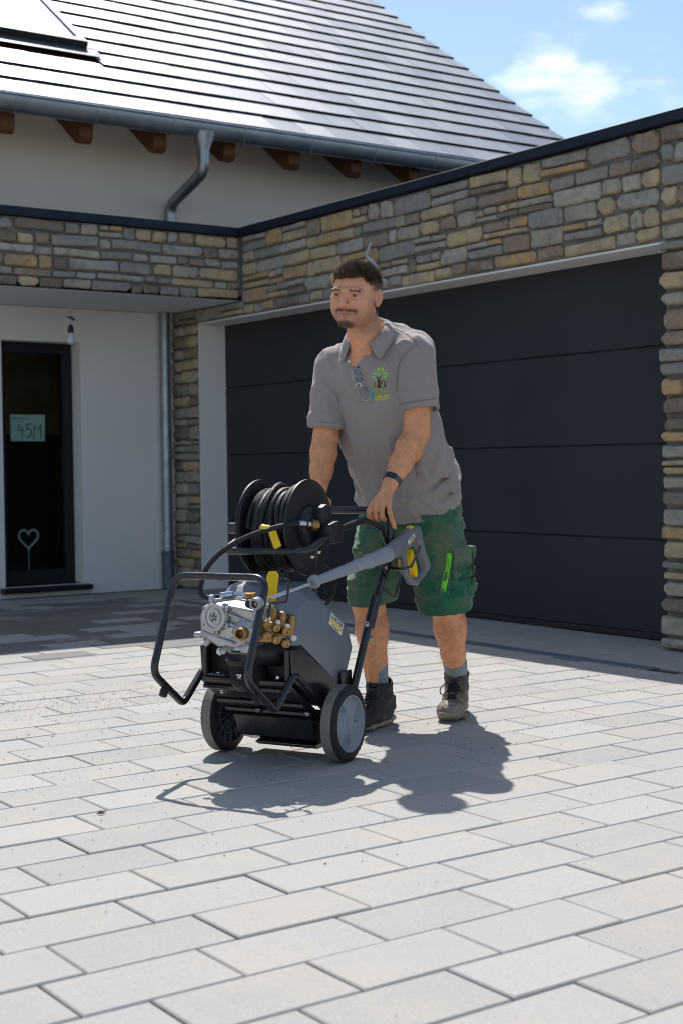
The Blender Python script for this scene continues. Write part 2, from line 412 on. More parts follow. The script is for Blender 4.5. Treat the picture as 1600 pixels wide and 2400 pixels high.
# ---- stones
def stone_mesh(w, h, dp, rg):
    n = 10
    m = min(w, h); cr_ = m*rg.uniform(0.10, 0.30)
    base = []
    xs, ys = w/2, h/2
    for (sx, sy) in ((1, 1), (-1, 1), (-1, -1), (1, -1)):
        c = cr_*rg.uniform(0.4, 1.6); c = min(c, m*0.42)
        jx, jy = rg.uniform(-.06, .03)*m, rg.uniform(-.07, .03)*m
        cx, cy = sx*(xs+jx), sy*(ys+jy)
        p1 = (cx, cy-sy*c); p2 = (cx-sx*c, cy)
        base += ([p1, p2] if sx*sy > 0 else [p2, p1])
    # mid points of the long sides
    top = ((base[1][0]+base[2][0])/2, (base[1][1]+base[2][1])/2+rg.uniform(-.07, .05)*h)
    bot = ((base[5][0]+base[6][0])/2, (base[5][1]+base[6][1])/2+rg.uniform(-.05, .07)*h)
    ring = base[:2]+[top]+base[2:6]+[bot]+base[6:]
    n = len(ring); inset = min(0.009, m*0.12)
    def shrink(p, q): return (p[0]*(1-q*2/max(w, .03)), p[1]*(1-q*2/max(h, .03)))
    v = [(p[0], p[1], -0.004) for p in ring]
    v += [(p[0], p[1], dp*rg.uniform(.55, .72)) for p in ring]
    v += [(*shrink(p, inset), dp*rg.uniform(.9, 1.06)) for p in ring]
    c1 = (-w*.18+rg.uniform(-.1, .1)*w, rg.uniform(-.12, .12)*h, dp*rg.uniform(.98, 1.16)); c2 = (w*.2+rg.uniform(-.1, .1)*w, rg.uniform(-.12, .12)*h, dp*rg.uniform(.98, 1.16))
    v += [c1, c2]; f = []
    for i in range(n):
        j = (i+1) % n; f += [(i, j, n+j, n+i), (n+i, n+j, 2*n+j, 2*n+i)]
        mx = (ring[i][0]+ring[j][0])/2
        f.append((2*n+i, 2*n+j, 3*n if mx < 0 else 3*n+1))
    # close the slit between the two centres
    ti = [i for i in range(n) if (ring[i][0]+ring[(i+1) % n][0])/2 < 0 and (ring[i-1][0]+ring[i][0])/2 >= 0]
    bi = [i for i in range(n) if (ring[i][0]+ring[(i+1) % n][0])/2 >= 0 and (ring[i-1][0]+ring[i][0])/2 < 0]
    for i in ti+bi: f.append((2*n+i, 3*n, 3*n+1))
    b = MB(); b.add(v, f); return b.mesh('stone', angle=27)
def lay(u0, u1, v0, v1, rg, hmin=0.055, hmax=0.115, wmin=0.10, wmax=0.36, joint=0.012):
    """rows of stones filling a rectangle, some of them replaced by two thin ones"""
    rects = []; v = v0
    rows = []
    while v < v1-0.02:
        h = rg.uniform(hmin, hmax)
        if v1-(v+h) < hmin*0.8: h = v1-v
        rows.append((v, h)); v += h
    for (v, h) in rows:
        u = u0
        while u < u1-0.01:
            w = rg.uniform(wmin, wmax) if rg.random() < .75 else rg.uniform(wmin*0.7, wmin*1.4)
            if u1-(u+w) < wmin*0.7: w = u1-u
            jj = joint*rg.uniform(.6, 1.3)
            if h > 0.09 and w > 0.16 and rg.random() < 0.34:
                t = rg.uniform(.35, .65)
                if rg.random() < .5:
                    rects += [(u, u+w, v, v+h*t, jj), (u, u+w, v+h*t, v+h, jj)]
                else:
                    s_ = rg.uniform(.35, .65)
                    rects += [(u, u+w, v, v+h*t, jj), (u, u+w*s_, v+h*t, v+h, jj), (u+w*s_, u+w, v+h*t, v+h, jj)]
            else: rects.append((u, u+w, v, v+h, jj))
            u += w
    return rects
def place_stones(rects, parent, to_world, rg, proud=(0.024, 0.038), zj=0.006, limit=None):
    for (a, b, c, d, j) in rects:
        w, h = b-a-j, d-c-j
        if w < .025 or h < .016: continue
        me = stone_mesh(w, h, rg.uniform(*proud), rg); me.materials.append(M_STONE)
        o = link('stone', me, None, parent)
        o.matrix_local = to_world((a+b)/2, (c+d)/2+rg.uniform(-zj, zj)) @ Matrix.Rotation(rg.uniform(-.025, .025), 4, 'Z')

# ---- garage
XM = 0.03                       # mortar plane; the stone faces come out to about x = 0
YC, YE, HL = -0.419, -5.419, 2.165
YB, ZB, ZT0, ZT1 = -1.127, 2.280, 2.769, 2.831
YEND = -7.6
garage = empty('garage', (0, 0, 0), label='flat-roofed garage clad in tan and grey ledge stone with a dark coping', cat='garage')
w = MB()
w.box(XM, 0.30, YEND, YE-0.002, -0.05, ZT0-0.003)
w.box(XM, 0.30, YE-0.002, YC+0.002, HL+0.002, ZT0-0.003)
w.box(XM, 0.30, YC+0.002, 0.30, -0.05, ZT0-0.003)
swall = link('stone_wall', w.mesh(smooth=False), M_MORTAR, garage)
def wallG(u, v): # u runs along -y, local z of a stone points to -x
    return Matrix(((0, 0, -1, XM), (-1, 0, 0, -u), (0, 1, 0, v), (0, 0, 0, 1)))
sr = random.Random(21)
place_stones(lay(1.165, 5.40, HL+0.004, ZT0-0.004, sr, 0.07, 0.125, 0.13, 0.40), swall, wallG, sr)
place_stones(lay(5.40, 6.75, HL+0.004, ZT0-0.004, sr, 0.07, 0.125, 0.13, 0.40), swall, wallG, sr)
place_stones(lay(0.012, 1.15, HL+0.004, ZB-0.004, sr, 0.10, 0.115, 0.12, 0.30), swall, wallG, sr)
place_stones(lay(0.012, -YC, 0.0, HL, sr, 0.06, 0.12, 0.14, 0.30), swall, wallG, sr)
# the pier right of the door: long corner stones that stand out unevenly at the arris
pier = lay(-YE, 6.75, 0.0, HL, sr, 0.055, 0.125, 0.20, 0.42)
pier = [((a-sr.uniform(-0.004, 0.030)) if abs(a+YE) < 1e-6 else a, b, c, d, j*0.95) for (a, b, c, d, j) in pier]
place_stones(pier, swall, wallG, sr, (0.03, 0.055))
jl = MB()
jl.box(XM-0.004, 0.285, YC-0.012, YC, 0.0, HL-0.012); jl.box(0.12, 0.285, YE, YE+0.012, 0.0, HL-0.012)
jl.box(XM-0.004, 0.285, YE+0.001, YC, HL-0.012, HL)
link('door_reveal', jl.mesh(smooth=False), M_WHITE, garage)
cp = MB(); cp.box(-0.022, 0.34, YEND, YB-0.024, ZT0, ZT1); cp.box(0.34, 6.0, YEND, 0.3, ZT0, ZT0+0.03)
link('coping', cp.mesh(smooth=False, bevel=0.004), M_COPE, garage)
gb = MB(); gb.box(0.30, 6.0, YEND, YEND+0.25, -0.05, ZT0-0.004); gb.box(5.75, 6.0, YEND+0.25, 0.30, -0.05, ZT0-0.004)
link('side_wall', gb.mesh(smooth=False), M_WHITE, garage)
# sectional door
def make_door_paint():
    m = Mat('anthracite_door_paint'); v = m.worldpos((1, 60, 3)); n = m.noise(v, 4, 5, 0.6); v2 = m.worldpos(); n2 = m.noise(v2, 1.3, 5)
    m.set(color=m.ramp(n2, [(0.3, srgb(40, 42, 46)), (0.7, srgb(49, 51, 55))]), rough=m.ramp(n2, [(0.3, 0.5), (0.7, 0.62)]), spec=0.4); m.bump(n, 0.35, 0.003); return m.m
M_DOOR = make_door_paint()
gdoor = empty('sectional_door', (0.27, 0, 0), parent=garage)
zs = [0.035, 0.563, 1.099, 1.644, HL+0.02]
for i in range(4):
    p = MB(); p.box(0.0, 0.04, YE+0.013, YC-0.013, zs[i]+0.0035, zs[i+1]-0.0035)
    link('door_panel', p.mesh(bevel=0.004), M_DOOR, gdoor)
p = MB(); p.box(0.012, 0.05, YE+0.013, YC-0.013, 0.03, HL); link('door_core', p.mesh(smooth=False), simple('door_seam_black', (0.012, 0.012, 0.014), 0.7), gdoor)
p = MB(); p.box(-0.006, 0.0415, YE+0.013, YC-0.013, 0.0, 0.0365); link('bottom_seal', p.mesh(bevel=0.006), simple('black_rubber_seal', (0.018, 0.018, 0.02), 0.55), gdoor)
# grey conduit end that comes out of the wall
c = MB(); c.tube(smoothpath([(0.03, -2.99, 2.20), (-0.025, -2.985, 2.235), (-0.045, -2.962, 2.295), (-0.045, -2.925, 2.345), (-0.05, -2.868, 2.385), (-0.06, -2.862, 2.405), (-0.065, -2.895, 2.45), (-0.07, -2.925, 2.475)], 6), 0.0105, 10)
link('conduit', c.mesh(), simple('light_grey_conduit', srgb(176, 184, 190), 0.5, bump=0.3, bscale=300), garage)

# ---- house
house = empty('house', (-1.0, 0, 0), label='white rendered house with shiny dark tiled roof and covered stone-faced porch', cat='house')
def hl(name, me, mat, parent=None, **kw):
    o = link(name, me, mat, parent or house, **kw)
    if parent is None: o.location = (1.0, 0, 0)
    return o
WX0, WX1, WZ0, WZ1 = -1.485, -0.823, 0.075, 2.008
w = MB()
w.box(-7.0, WX0, 0.0, 0.30, -0.05, ZB-0.003); w.box(WX1, XM-0.003, 0.0, 0.30, -0.05, ZB-0.003); w.box(WX0, WX1, 0.0, 0.30, WZ1, ZB-0.003); w.box(WX0, WX1, 0.0, 0.30, -0.05, WZ0)
hl('porch_wall', w.mesh(smooth=False), M_WHITE)
w = MB(); w.box(-7.0, 4.1, -0.35, -0.05, ZB+0.05, 3.93); w.box(-7.0, -6.7, -0.05, 8.6, -0.05, 3.9); w.box(3.8, 4.1, 0.30, 8.6, 2.9, 3.9); w.box(-7.0, 4.1, 8.6, 8.9, 0, 3.9)
w.prism([(-0.3, 3.91), (4.6, 7.2), (9.4, 3.91)], 'x', 3.83, 4.08)
hl('upper_wall', w.mesh(smooth=False), M_CREAM)
w = MB(); w.box(-7.0, XM-0.003, YB+0.03, -0.002, ZB, ZB+0.035); hl('porch_ceiling', w.mesh(smooth=False), M_CEIL)
w = MB(); w.box(-7.0, XM-0.0035, YB+XM, YB+0.25, ZB+0.0355, ZT0-0.003); w.box(-7.0, XM-0.0035, YB+XM, YB+0.12, ZB+0.001, ZB+0.035)
beam = hl('porch_fascia', w.mesh(smooth=False), M_MORTAR)
def wallB(u, v): # u runs along +x, stone z points to -y
    return Matrix(((1, 0, 0, u), (0, 0, -1, YB+XM), (0, 1, 0, v), (0, 0, 0, 1)))
place_stones(lay(-3.4, -0.004, ZB+0.002, ZT0-0.004, sr, 0.055, 0.10, 0.12, 0.42), beam, wallB, sr)
cp = MB(); cp.box(-7.0, -0.0225, YB-0.022, YB+0.34, ZT0, ZT1); cp.box(-7.0, 0.339, YB+0.34, -0.36, ZT0-0.1, ZT0+0.02); cp.box(-0.0225, 0.339, YB-0.0235, YB+0.34, ZT0+0.001, ZT1-0.001)
hl('porch_coping', cp.mesh(smooth=False), M_COPE)
# porch window
def make_glass(name, tint, refl=0.04, rough=0.02):
    m = Mat(name); tr = m.n.new('ShaderNodeBsdfTransparent'); tr.inputs[0].default_value = (*tint, 1)
    gl = m.n.new('ShaderNodeBsdfGlossy'); gl.inputs['Roughness'].default_value = rough; gl.inputs['Color'].default_value = (1, 1, 1, 1)
    fr = m.n.new('ShaderNodeFresnel'); fr.inputs['IOR'].default_value = 1.0+2*math.sqrt(refl)
    n = m.noise(m.coords(), 3, 3)
    bp = m.n.new('ShaderNodeBump'); bp.inputs['Strength'].default_value = 0.02; m.l.new(n, bp.inputs['Height']); m.l.new(bp.outputs[0], gl.inputs['Normal'])
    mx = m.n.new('ShaderNodeMixShader'); m.l.new(fr.outputs[0], mx.inputs[0]); m.l.new(tr.outputs[0], mx.inputs[1]); m.l.new(gl.outputs[0], mx.inputs[2])
    m.l.new(mx.outputs[0], m.out.inputs['Surface']); return m.m
win = empty('window', (WX0+1.0, 0.155, WZ0), parent=house)
ww, wh = WX1-WX0, WZ1-WZ0
f = MB(); t = 0.085
f.box(0.0, t, 0, 0.07, 0, wh); f.box(ww-t, ww, 0, 0.07, 0, wh); f.box(t, ww-t, 0, 0.07, wh-t, wh); f.box(t, ww-t, 0, 0.07, 0, t+0.03)
link('frame', f.mesh(smooth=False, bevel=0.006), M_ANTH, win)
f = MB(); f.box(t, ww-t, 0.030, 0.036, t+0.03, wh-t); link('pane', f.mesh(smooth=False), make_glass('window_glass', (0.80, 0.86, 0.84), 0.012), win)
f = MB(); f.prism([(-0.235, -0.045), (-0.235, -0.008), (-0.06, 0.004), (0.0, 0.004), (0.0, -0.045)], 'x', -0.045, ww+0.045)
link('sill', f.mesh(smooth=False, bevel=0.003), M_ANTH, win)
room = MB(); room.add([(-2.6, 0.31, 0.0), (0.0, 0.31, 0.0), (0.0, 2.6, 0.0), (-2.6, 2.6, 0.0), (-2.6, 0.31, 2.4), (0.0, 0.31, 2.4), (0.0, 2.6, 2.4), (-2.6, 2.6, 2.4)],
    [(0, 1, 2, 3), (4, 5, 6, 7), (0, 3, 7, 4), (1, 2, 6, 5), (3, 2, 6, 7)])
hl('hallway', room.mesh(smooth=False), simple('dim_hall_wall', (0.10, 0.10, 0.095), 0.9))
bmr = MB(); bmr.box(-2.5, -0.02, 1.2, 1.32, 1.30, 1.42); bmr.box(-2.5, -0.02, 1.32, 1.34, 1.42, 2.39)
hl('reflection_boards', bmr.mesh(), simple('brown_reflection_tone', (0.30, 0.16, 0.07), 0.7, var=0.25, vscale=5))  # brown boards added behind the pane, standing in for a reflection in it
# roof
PIT = R(35); EY, EZ = -0.86, 3.68; VX = 4.43
def roofpt(x, s, h=0.0): return (x, EY+s*math.cos(PIT)-h*math.sin(PIT), EZ+s*math.sin(PIT)+h*math.cos(PIT))
def make_tile():
    m = Mat('glazed_roof_tile'); i = m.island(); v = m.worldpos(); n = m.noise(v, 2.5, 5); n2 = m.noise(v, 60, 4)
    c = m.ramp(i, [(0, srgb(138, 142, 146)), (0.5, srgb(150, 153, 156)), (1, srgb(143, 147, 151))])
    m.set(color=c, rough=m.ramp(m.math('ADD', m.math('MULTIPLY', n, 0.6), m.math('MULTIPLY', i, 0.4)), [(0.3, 0.41), (0.7, 0.48)]), spec=0.6, metal=0.75)
    m.bump(n2, 0.05, 0.002); return m.m
M_TILE = make_tile()
M_TILE_EDGE = simple('shade_dark_tile_edge', (0.02, 0.022, 0.025), 0.8, spec=0.2)  # shade on the front edges of the tiles, put into a dark colour
roof = hl('roof', None, None)
CO, TW, NC = 0.3045, 0.300, 22
deck = MB(); deck.add([roofpt(-7.4, 0.02, -0.03), roofpt(VX-0.02, 0.02, -0.03), roofpt(VX-0.02, NC*CO, -0.03), roofpt(-7.4, NC*CO, -0.03), roofpt(-7.4, 0.02, -0.06), roofpt(VX-0.02, 0.02, -0.06), roofpt(VX-0.02, NC*CO, -0.06), roofpt(-7.4, NC*CO, -0.06)],
    [(0, 1, 2, 3), (7, 6, 5, 4), (0, 4, 5, 1), (1, 5, 6, 2), (2, 6, 7, 3), (3, 7, 4, 0)])
yr = roofpt(0, NC*CO)[1]; zr = roofpt(0, NC*CO)[2]
deck.add([(-7.4, yr, zr), (VX, yr, zr), (VX, 2*yr-EY, EZ), (-7.4, 2*yr-EY, EZ)], [(0, 1, 2, 3)])
link('roof_deck', deck.mesh(smooth=False), simple('roof_underlay', (0.16, 0.08, 0.035), 0.8), roof)
tl = MB(); TH = 0.020; LEN = CO+0.06
tx = Matrix.Rotation(PIT, 4, 'X') @ Matrix.Rotation(-math.atan2(TH+0.004, CO), 4, 'X')
hw = TW/2-0.0015
tv = []
tl.add([(-hw, 0, -TH), (hw, 0, -TH), (hw, LEN, -TH), (-hw, LEN, -TH), (-hw, 0.006, 0), (hw, 0.006, 0), (hw, LEN, 0), (-hw, LEN, 0), (-hw, 0, -0.006), (hw, 0, -0.006)],
       [(0, 3, 2, 1), (4, 5, 6, 7), (0, 1, 9, 8), (8, 9, 5, 4), (1, 2, 6, 5, 9), (0, 8, 4, 7, 3), (2, 3, 7, 6)])
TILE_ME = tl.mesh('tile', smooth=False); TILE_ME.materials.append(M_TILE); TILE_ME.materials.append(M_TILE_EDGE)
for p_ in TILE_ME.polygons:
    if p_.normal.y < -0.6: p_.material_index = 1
RWX1, RWS0, RWS1 = -0.66, 1.21, 2.75      # roof window right edge, lower and upper edge on the slope
tiles = []
for k in range(NC):
    n_ = 0
    x = VX-TW/2-(0.15 if k % 2 else 0.0)
    while x > -4.2:
        s = k*CO
        if not (x-TW/2 < RWX1+0.02 and x > -1.9 and s+CO > RWS0-0.05 and s < RWS1): 
            u, v_, dd = project(roofpt(x, s+CO/2))
            tiles.append(((1/dd if (-80 < u < 1680 and -60 < v_ < 460) else 0), x, s, 1.0))
        elif x-TW/2 < RWX1+0.02 and x+TW/2 > RWX1+0.05:
            xr = x+TW/2; tiles.append((0, (xr+RWX1+0.03)/2, s, (xr-RWX1-0.03)/TW))
        x -= TW
    if k % 2:
        tiles.append((0, VX-0.075, k*CO, 0.5))
tiles.sort(key=lambda q: -q[0])
TM = Matrix.Rotation(PIT, 4, 'X') @ Matrix.Rotation(-math.atan2(TH*0.86, CO), 4, 'X')
restT = MB(); nt = 0
for (wgt, x, s, wsc) in tiles:
    Mx = Matrix.Translation(roofpt(x, s-0.0, 0.022+rnd.uniform(-.0012, .0012))) @ TM @ Matrix.Rotation(rnd.uniform(-.004, .004), 4, 'Y') @ Matrix.Rotation(rnd.uniform(-.003, .003), 4, 'X')
    if wsc < 1: Mx = Mx @ Matrix.Diagonal((wsc, 1, 1, 1))
    if nt < 298 and wgt > 0:
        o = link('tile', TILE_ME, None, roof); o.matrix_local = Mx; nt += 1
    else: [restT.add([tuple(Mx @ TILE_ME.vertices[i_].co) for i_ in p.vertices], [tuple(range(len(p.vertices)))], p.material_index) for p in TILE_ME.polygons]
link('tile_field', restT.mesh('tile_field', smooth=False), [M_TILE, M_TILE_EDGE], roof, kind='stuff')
vb = MB(); a0 = roofpt(0, 0.0, -0.10); 
vb.add([roofpt(VX-0.028, 0.03, -0.02), roofpt(VX-0.028, NC*CO, -0.02), roofpt(VX-0.028, NC*CO, -0.17), roofpt(VX-0.028, 0.03, -0.17), roofpt(VX-0.005, 0.03, -0.02), roofpt(VX-0.005, NC*CO, -0.02), roofpt(VX-0.005, NC*CO, -0.17), roofpt(VX-0.005, 0.03, -0.17)],
       [(0, 1, 2, 3), (4, 7, 6, 5), (0, 4, 5, 1), (1, 5, 6, 2), (2, 6, 7, 3), (3, 7, 4, 0)])
link('verge_board', vb.mesh(smooth=False), M_ANTH, roof)
# roof window
rw = hl('roof_window', None, None)
def slope_box(mb, x0, x1, s0, s1, h0, h1):
    v = [roofpt(x, s, h) for x in (x0, x1) for s in (s0, s1) for h in (h0, h1)]
    mb.add(v, [(0, 1, 3, 2), (4, 6, 7, 5), (0, 4, 5, 1), (2, 3, 7, 6), (0, 2, 6, 4), (1, 5, 7, 3)])
M_ALU = simple('satin_aluminium', srgb(150, 156, 164), 0.38, metal=0.9, var=0.06)
b = MB(); slope_box(b, -1.86, RWX1, RWS0, RWS0+0.09, -0.02, 0.085); link('sash_bottom', b.mesh(smooth=False, bevel=0.004), simple('black_sash', (0.02, 0.021, 0.025), 0.4), rw)
b = MB(); slope_box(b, RWX1-0.06, RWX1, RWS0+0.0905, RWS1, -0.02, 0.083); slope_box(b, -1.86, -1.80, RWS0+0.0905, RWS1, -0.02, 0.083); slope_box(b, -1.799, RWX1-0.061, RWS1-0.08, RWS1, -0.02, 0.083); link('sash_frame', b.mesh(smooth=False, bevel=0.004), M_ALU, rw)
b = MB(); slope_box(b, -1.80, RWX1-0.06, RWS0+0.09, RWS1-0.08, 0.05, 0.062)
mg = Mat('sky_pale_roof_glass'); mg.set(color=mg.ramp(mg.noise(mg.worldpos(), 4, 4), [(0.3, (0.66, 0.69, 0.71)), (0.7, (0.74, 0.76, 0.77))]), rough=0.28, spec=0.8, metal=0.6)  # the sky reflected in the pane is painted in as a pale base colour
link('pane', b.mesh(smooth=False), mg.m, rw)
b = MB(); slope_box(b, -1.9, RWX1+0.075, RWS0-0.17, RWS0-0.001, 0.026, 0.032); slope_box(b, RWX1+0.0005, RWX1+0.075, RWS0, RWS1, 0.026, 0.034)
link('flashing', b.mesh(smooth=False), simple('grey_flashing', srgb(92, 98, 106), 0.35, metal=0.7), rw)
# gutter, brackets, eaves board, rafters, downpipe
M_ZINC = simple('weathered_zinc', srgb(150, 157, 164), 0.40, metal=0.85, var=0.16, vscale=5)
GY, GZ, GR = -0.935, 3.64, 0.072
g = MB(); seg = 14; vs = []
for x in (-7.4, VX-0.03):
    for rr_ in (GR, GR-0.004):
        for k in range(seg+1):
            a = math.pi*k/seg; vs.append((x, GY-math.cos(a)*rr_, GZ-math.sin(a)*rr_*1.55))
n = seg+1; fs = []
for layer in (0, 1):
    for k in range(seg): fs.append((layer*n+k, layer*n+k+1, 2*n+layer*n+k+1, 2*n+layer*n+k))
fs += [(0, n, 3*n, 2*n), (n-1, 2*n-1, 4*n-1, 3*n-1)]
g.add(vs, fs); g.tube([(-7.4, GY-GR, GZ+0.004), (VX-0.03, GY-GR, GZ+0.004)], 0.011, 10)
gut = hl('gutter', g.mesh(), M_ZINC)
M_ZINCL = simple('bright_zinc_seam', srgb(160, 166, 172), 0.4, metal=0.85)
for i in range(13):
    x = -3.0+i*0.63
    b = MB(); pts = [(x, GY-math.cos(math.pi*k/12)*(GR+0.004), GZ-math.sin(math.pi*k/12)*(GR+0.003)*1.55) for k in range(13)]
    b.tube(pts, 0.0045, 6); link('gutter_bracket', b.mesh(), M_ZINCL, gut)
def make_wood():
    m = Mat('stained_rafter_wood'); v = m.worldpos((9, 1.2, 3)); n = m.noise(v, 3, 6, 0.6, 0.8); n2 = m.noise(m.worldpos(), 1.5, 3)
    m.set(color=m.mix(m.ramp(n2, [(0.4, 0), (0.65, 0.6)]), m.ramp(n, [(0.3, (0.06, 0.022, 0.007)), (0.7, (0.11, 0.042, 0.012))]), (0.16, 0.062, 0.017)), rough=0.6, spec=0.35); m.bump(n, 0.3, 0.004); return m.m
M_WOOD = make_wood()
b = MB(); b.box(-7.4, VX-0.03, GY+GR+0.004, GY+GR+0.03, EZ-0.095, EZ-0.03); hl('eaves_board', b.mesh(smooth=False), simple('orange_eaves_board', (0.30, 0.11, 0.03), 0.6, var=0.2, vscale=6))
for i in range(-4, 8):
    x = -1.124+i*0.614
    r = MB(); y0 = GY+GR+0.031
    prof = [(y0, 3.455), (y0, 3.60), (0.6, 3.60+(0.6-y0)*math.tan(PIT)), (0.6, 3.41+(0.6-y0-0.06)*math.tan(PIT)), (y0+0.085, 3.415), (y0+0.03, 3.415)]
    r.prism(prof, 'x', x-0.055, x+0.055); hl('rafter', r.mesh(smooth=False, bevel=0.006), M_WOOD)
b = MB(); v4 = [roofpt(-7.4, 0.10, -0.065), roofpt(VX-0.05, 0.10, -0.065), roofpt(VX-0.05, 1.3, -0.065), roofpt(-7.4, 1.3, -0.065)]
b.add(v4, [(0, 1, 2, 3)]); hl('soffit_boarding', b.mesh(smooth=False), simple('white_soffit', (0.68, 0.62, 0.54), 0.8))
dp = hl('downpipe', None, None)
px_ = -0.190
b = MB(); b.lathe([(0, 0.092), (0.02, 0.088), (0.13, 0.048), (0.165, 0.047)], (px_, GY+0.005, 3.575), (0, 0, -1), 20); link('outlet_funnel', b.mesh(), M_ZINC, dp)
b = MB(); b.tube(fillet([(px_, GY+0.005, 3.46), (px_, GY+0.005, 3.28), (px_-0.01, -0.40, 3.10), (px_-0.01, -0.40, 2.70)], 0.12, 8), 0.046, 18); link('swan_neck', b.mesh(), M_ZINC, dp)
b = MB(); b.lathe([(0, 0.0475), (0.075, 0.0475)], (px_-0.01, -0.40, 2.90), (0, 0, 1), 18); link('pipe_collar', b.mesh(), M_ZINCL, dp)
b = MB(); b.tube([(-0.095, -0.075, 0.46), (-0.095, -0.075, ZB-0.002)], 0.044, 20); link('lower_pipe', b.mesh(), M_ZINC, dp)
b = MB(); b.tube([(-0.095, -0.075, 0.0), (-0.095, -0.075, 0.30)], 0.052, 20); b.lathe([(0, .052), (.015, .056), (.03, .056), (.04, .047)], (-0.095, -0.075, 0.27), (0, 0, 1), 20); link('standpipe', b.mesh(), simple('grey_standpipe', srgb(92, 100, 110), 0.5, metal=0.4), dp)
for z in (0.32, 0.49, 1.95):
    b = MB(); b.lathe([(0, .0445), (.004, .048), (.014, .048), (.018, .0445)], (-0.095, -0.075, z), (0, 0, 1), 20); link('pipe_ring', b.mesh(), M_ZINCL, dp)
b = MB(); b.tube([(-0.095, -0.075, 0.29), (-0.095, -0.075, 0.47)], 0.0455, 20); link('pipe_sleeve', b.mesh(), M_ZINCL, dp)
# ---- small things at the porch
bulb = empty('light_bulb', (-1.128, -0.50, ZB-0.28), label='bare bulb hanging on a short wire from the porch ceiling', cat='lamp')
b = MB(); b.tube(smoothpath([(0, 0, 0.28), (0.002, 0, 0.2), (0.0, 0.003, 0.165), (0.008, 0, 0.13), (-0.003, 0.002, 0.09)], 5), 0.0035, 6); link('wire', b.mesh(), simple('white_wire', (0.6, 0.6, 0.58), 0.6), bulb)
b = MB(); b.box(-0.018, 0.016, -0.012, 0.012, 0.142, 0.158); b.box(0.004, 0.034, -0.010, 0.008, 0.128, 0.143); b.tube([(-0.02, 0, 0.15), (-0.03, 0, 0.165)], 0.004, 6); link('terminal', b.mesh(bevel=0.003), simple('dark_terminal', (0.05, 0.05, 0.05), 0.6), bulb)
b = MB(); b.lathe([(0, 0.006), (0.01, 0.016), (0.022, 0.021), (0.065, 0.022)], (0, 0, 0.098), (0, 0, -1), 16); link('socket', b.mesh(), simple('black_socket', (0.015, 0.015, 0.015), 0.4), bulb)
b = MB(); b.lathe([(0, 0.018), (0.02, 0.021), (0.038, 0.028), (0.055, 0.0315), (0.07, 0.030), (0.083, 0.022), (0.09, 0.008)], (0, 0, 0.033), (0, 0, -1), 18); link('glass_bulb', b.mesh(), simple('opal_bulb', (0.62, 0.63, 0.66), 0.25), bulb)
# paper sign behind the pane
def text_obj(name, body, size, mat, parent, M, extrude=0.0004, bold=0.0, align='CENTER', shear=0.0, spacing=1.0):
    cu = bpy.data.curves.new(name, 'FONT'); cu.body = body; cu.size = size; cu.align_x = align; cu.align_y = 'CENTER'; cu.extrude = extrude; cu.offset = bold; cu.shear = shear; cu.space_character = spacing
    to = bpy.data.objects.new('tmp_text', cu); COL.objects.link(to)
    dg = bpy.context.evaluated_depsgraph_get(); me = bpy.data.meshes.new_from_object(to.evaluated_get(dg)); bpy.data.objects.remove(to)
    me.transform(M); me.materials.clear(); me.name = name
    return link(name, me, mat, parent)
paper = empty('paper_sign', (-1.195, 0.1945, 1.329), label='sheet of pale paper reading 45/1 taped inside the porch window', cat='paper sign')
b = MB(); b.add([(-.146, 0, -.105), (.142, 0, -.107), (.147, 0, .105), (-.148, 0, .107), (-.146, .0006, -.105), (.142, .0006, -.107), (.147, .0006, .105), (-.148, .0006, .107)], [(0, 1, 2, 3), (7, 6, 5, 4), (0, 4, 5, 1), (1, 5, 6, 2), (2, 6, 7, 3), (3, 7, 4, 0)])
link('sheet', b.mesh(smooth=False), simple('pale_green_paper', (0.62, 0.74, 0.70), 0.9, var=0.04), paper)
M_PEN = simple('felt_pen', (0.035, 0.05, 0.05), 0.8)
pen = MB()
def stroke(pts, r=0.004): pen.tube([(x, -0.0025, z) for x, z in pts], r, 6)
stroke([(-.075, .03), (-.085, -.02), (-.035, -.018)]); stroke([(-.05, .005), (-.05, -.075)])
stroke([(.035, .032), (-.005, .032), (-.008, -.01), (.01, -.004), (.025, -.02), (.028, -.045), (.012, -.07), (-.01, -.068)])
stroke([(.062, .022), (.042, -.085)]); stroke([(.082, -.015), (.11, .03), (.108, -.085)])
link('numerals', pen.mesh(), M_PEN, paper)
text_obj('handwriting', 'Hausnummer', 0.028, simple('grey_pencil', (0.12, 0.15, 0.15), 0.8), paper, Matrix.Translation((-0.06, -0.001, 0.075)) @ Matrix.Rotation(R(90), 4, 'X'), 0.0003, 0.0, shear=0.2)
heart = empty('heart_ornament', (-1.19, 0.235, 0.19), label='pale wire heart on a stick standing inside the porch window', cat='ornament')
hp = []
for k in range(48):
    t_ = 2*math.pi*k/48; hp.append((0.082*math.sin(t_)**3, 0, 0.255+0.0055*(13*math.cos(t_)-5*math.cos(2*t_)-2*math.cos(3*t_)-math.cos(4*t_))))
b = MB(); b.tube(hp, 0.0095, 8, closed=True); M_HEART = simple('pale_painted_heart', (0.55, 0.60, 0.57), 0.6); link('heart_ring', b.mesh(), M_HEART, heart)
b = MB(); b.tube([(0, 0, -0.01), (0, 0, 0.165)], 0.004, 6); link('stick', b.mesh(), M_HEART, heart)
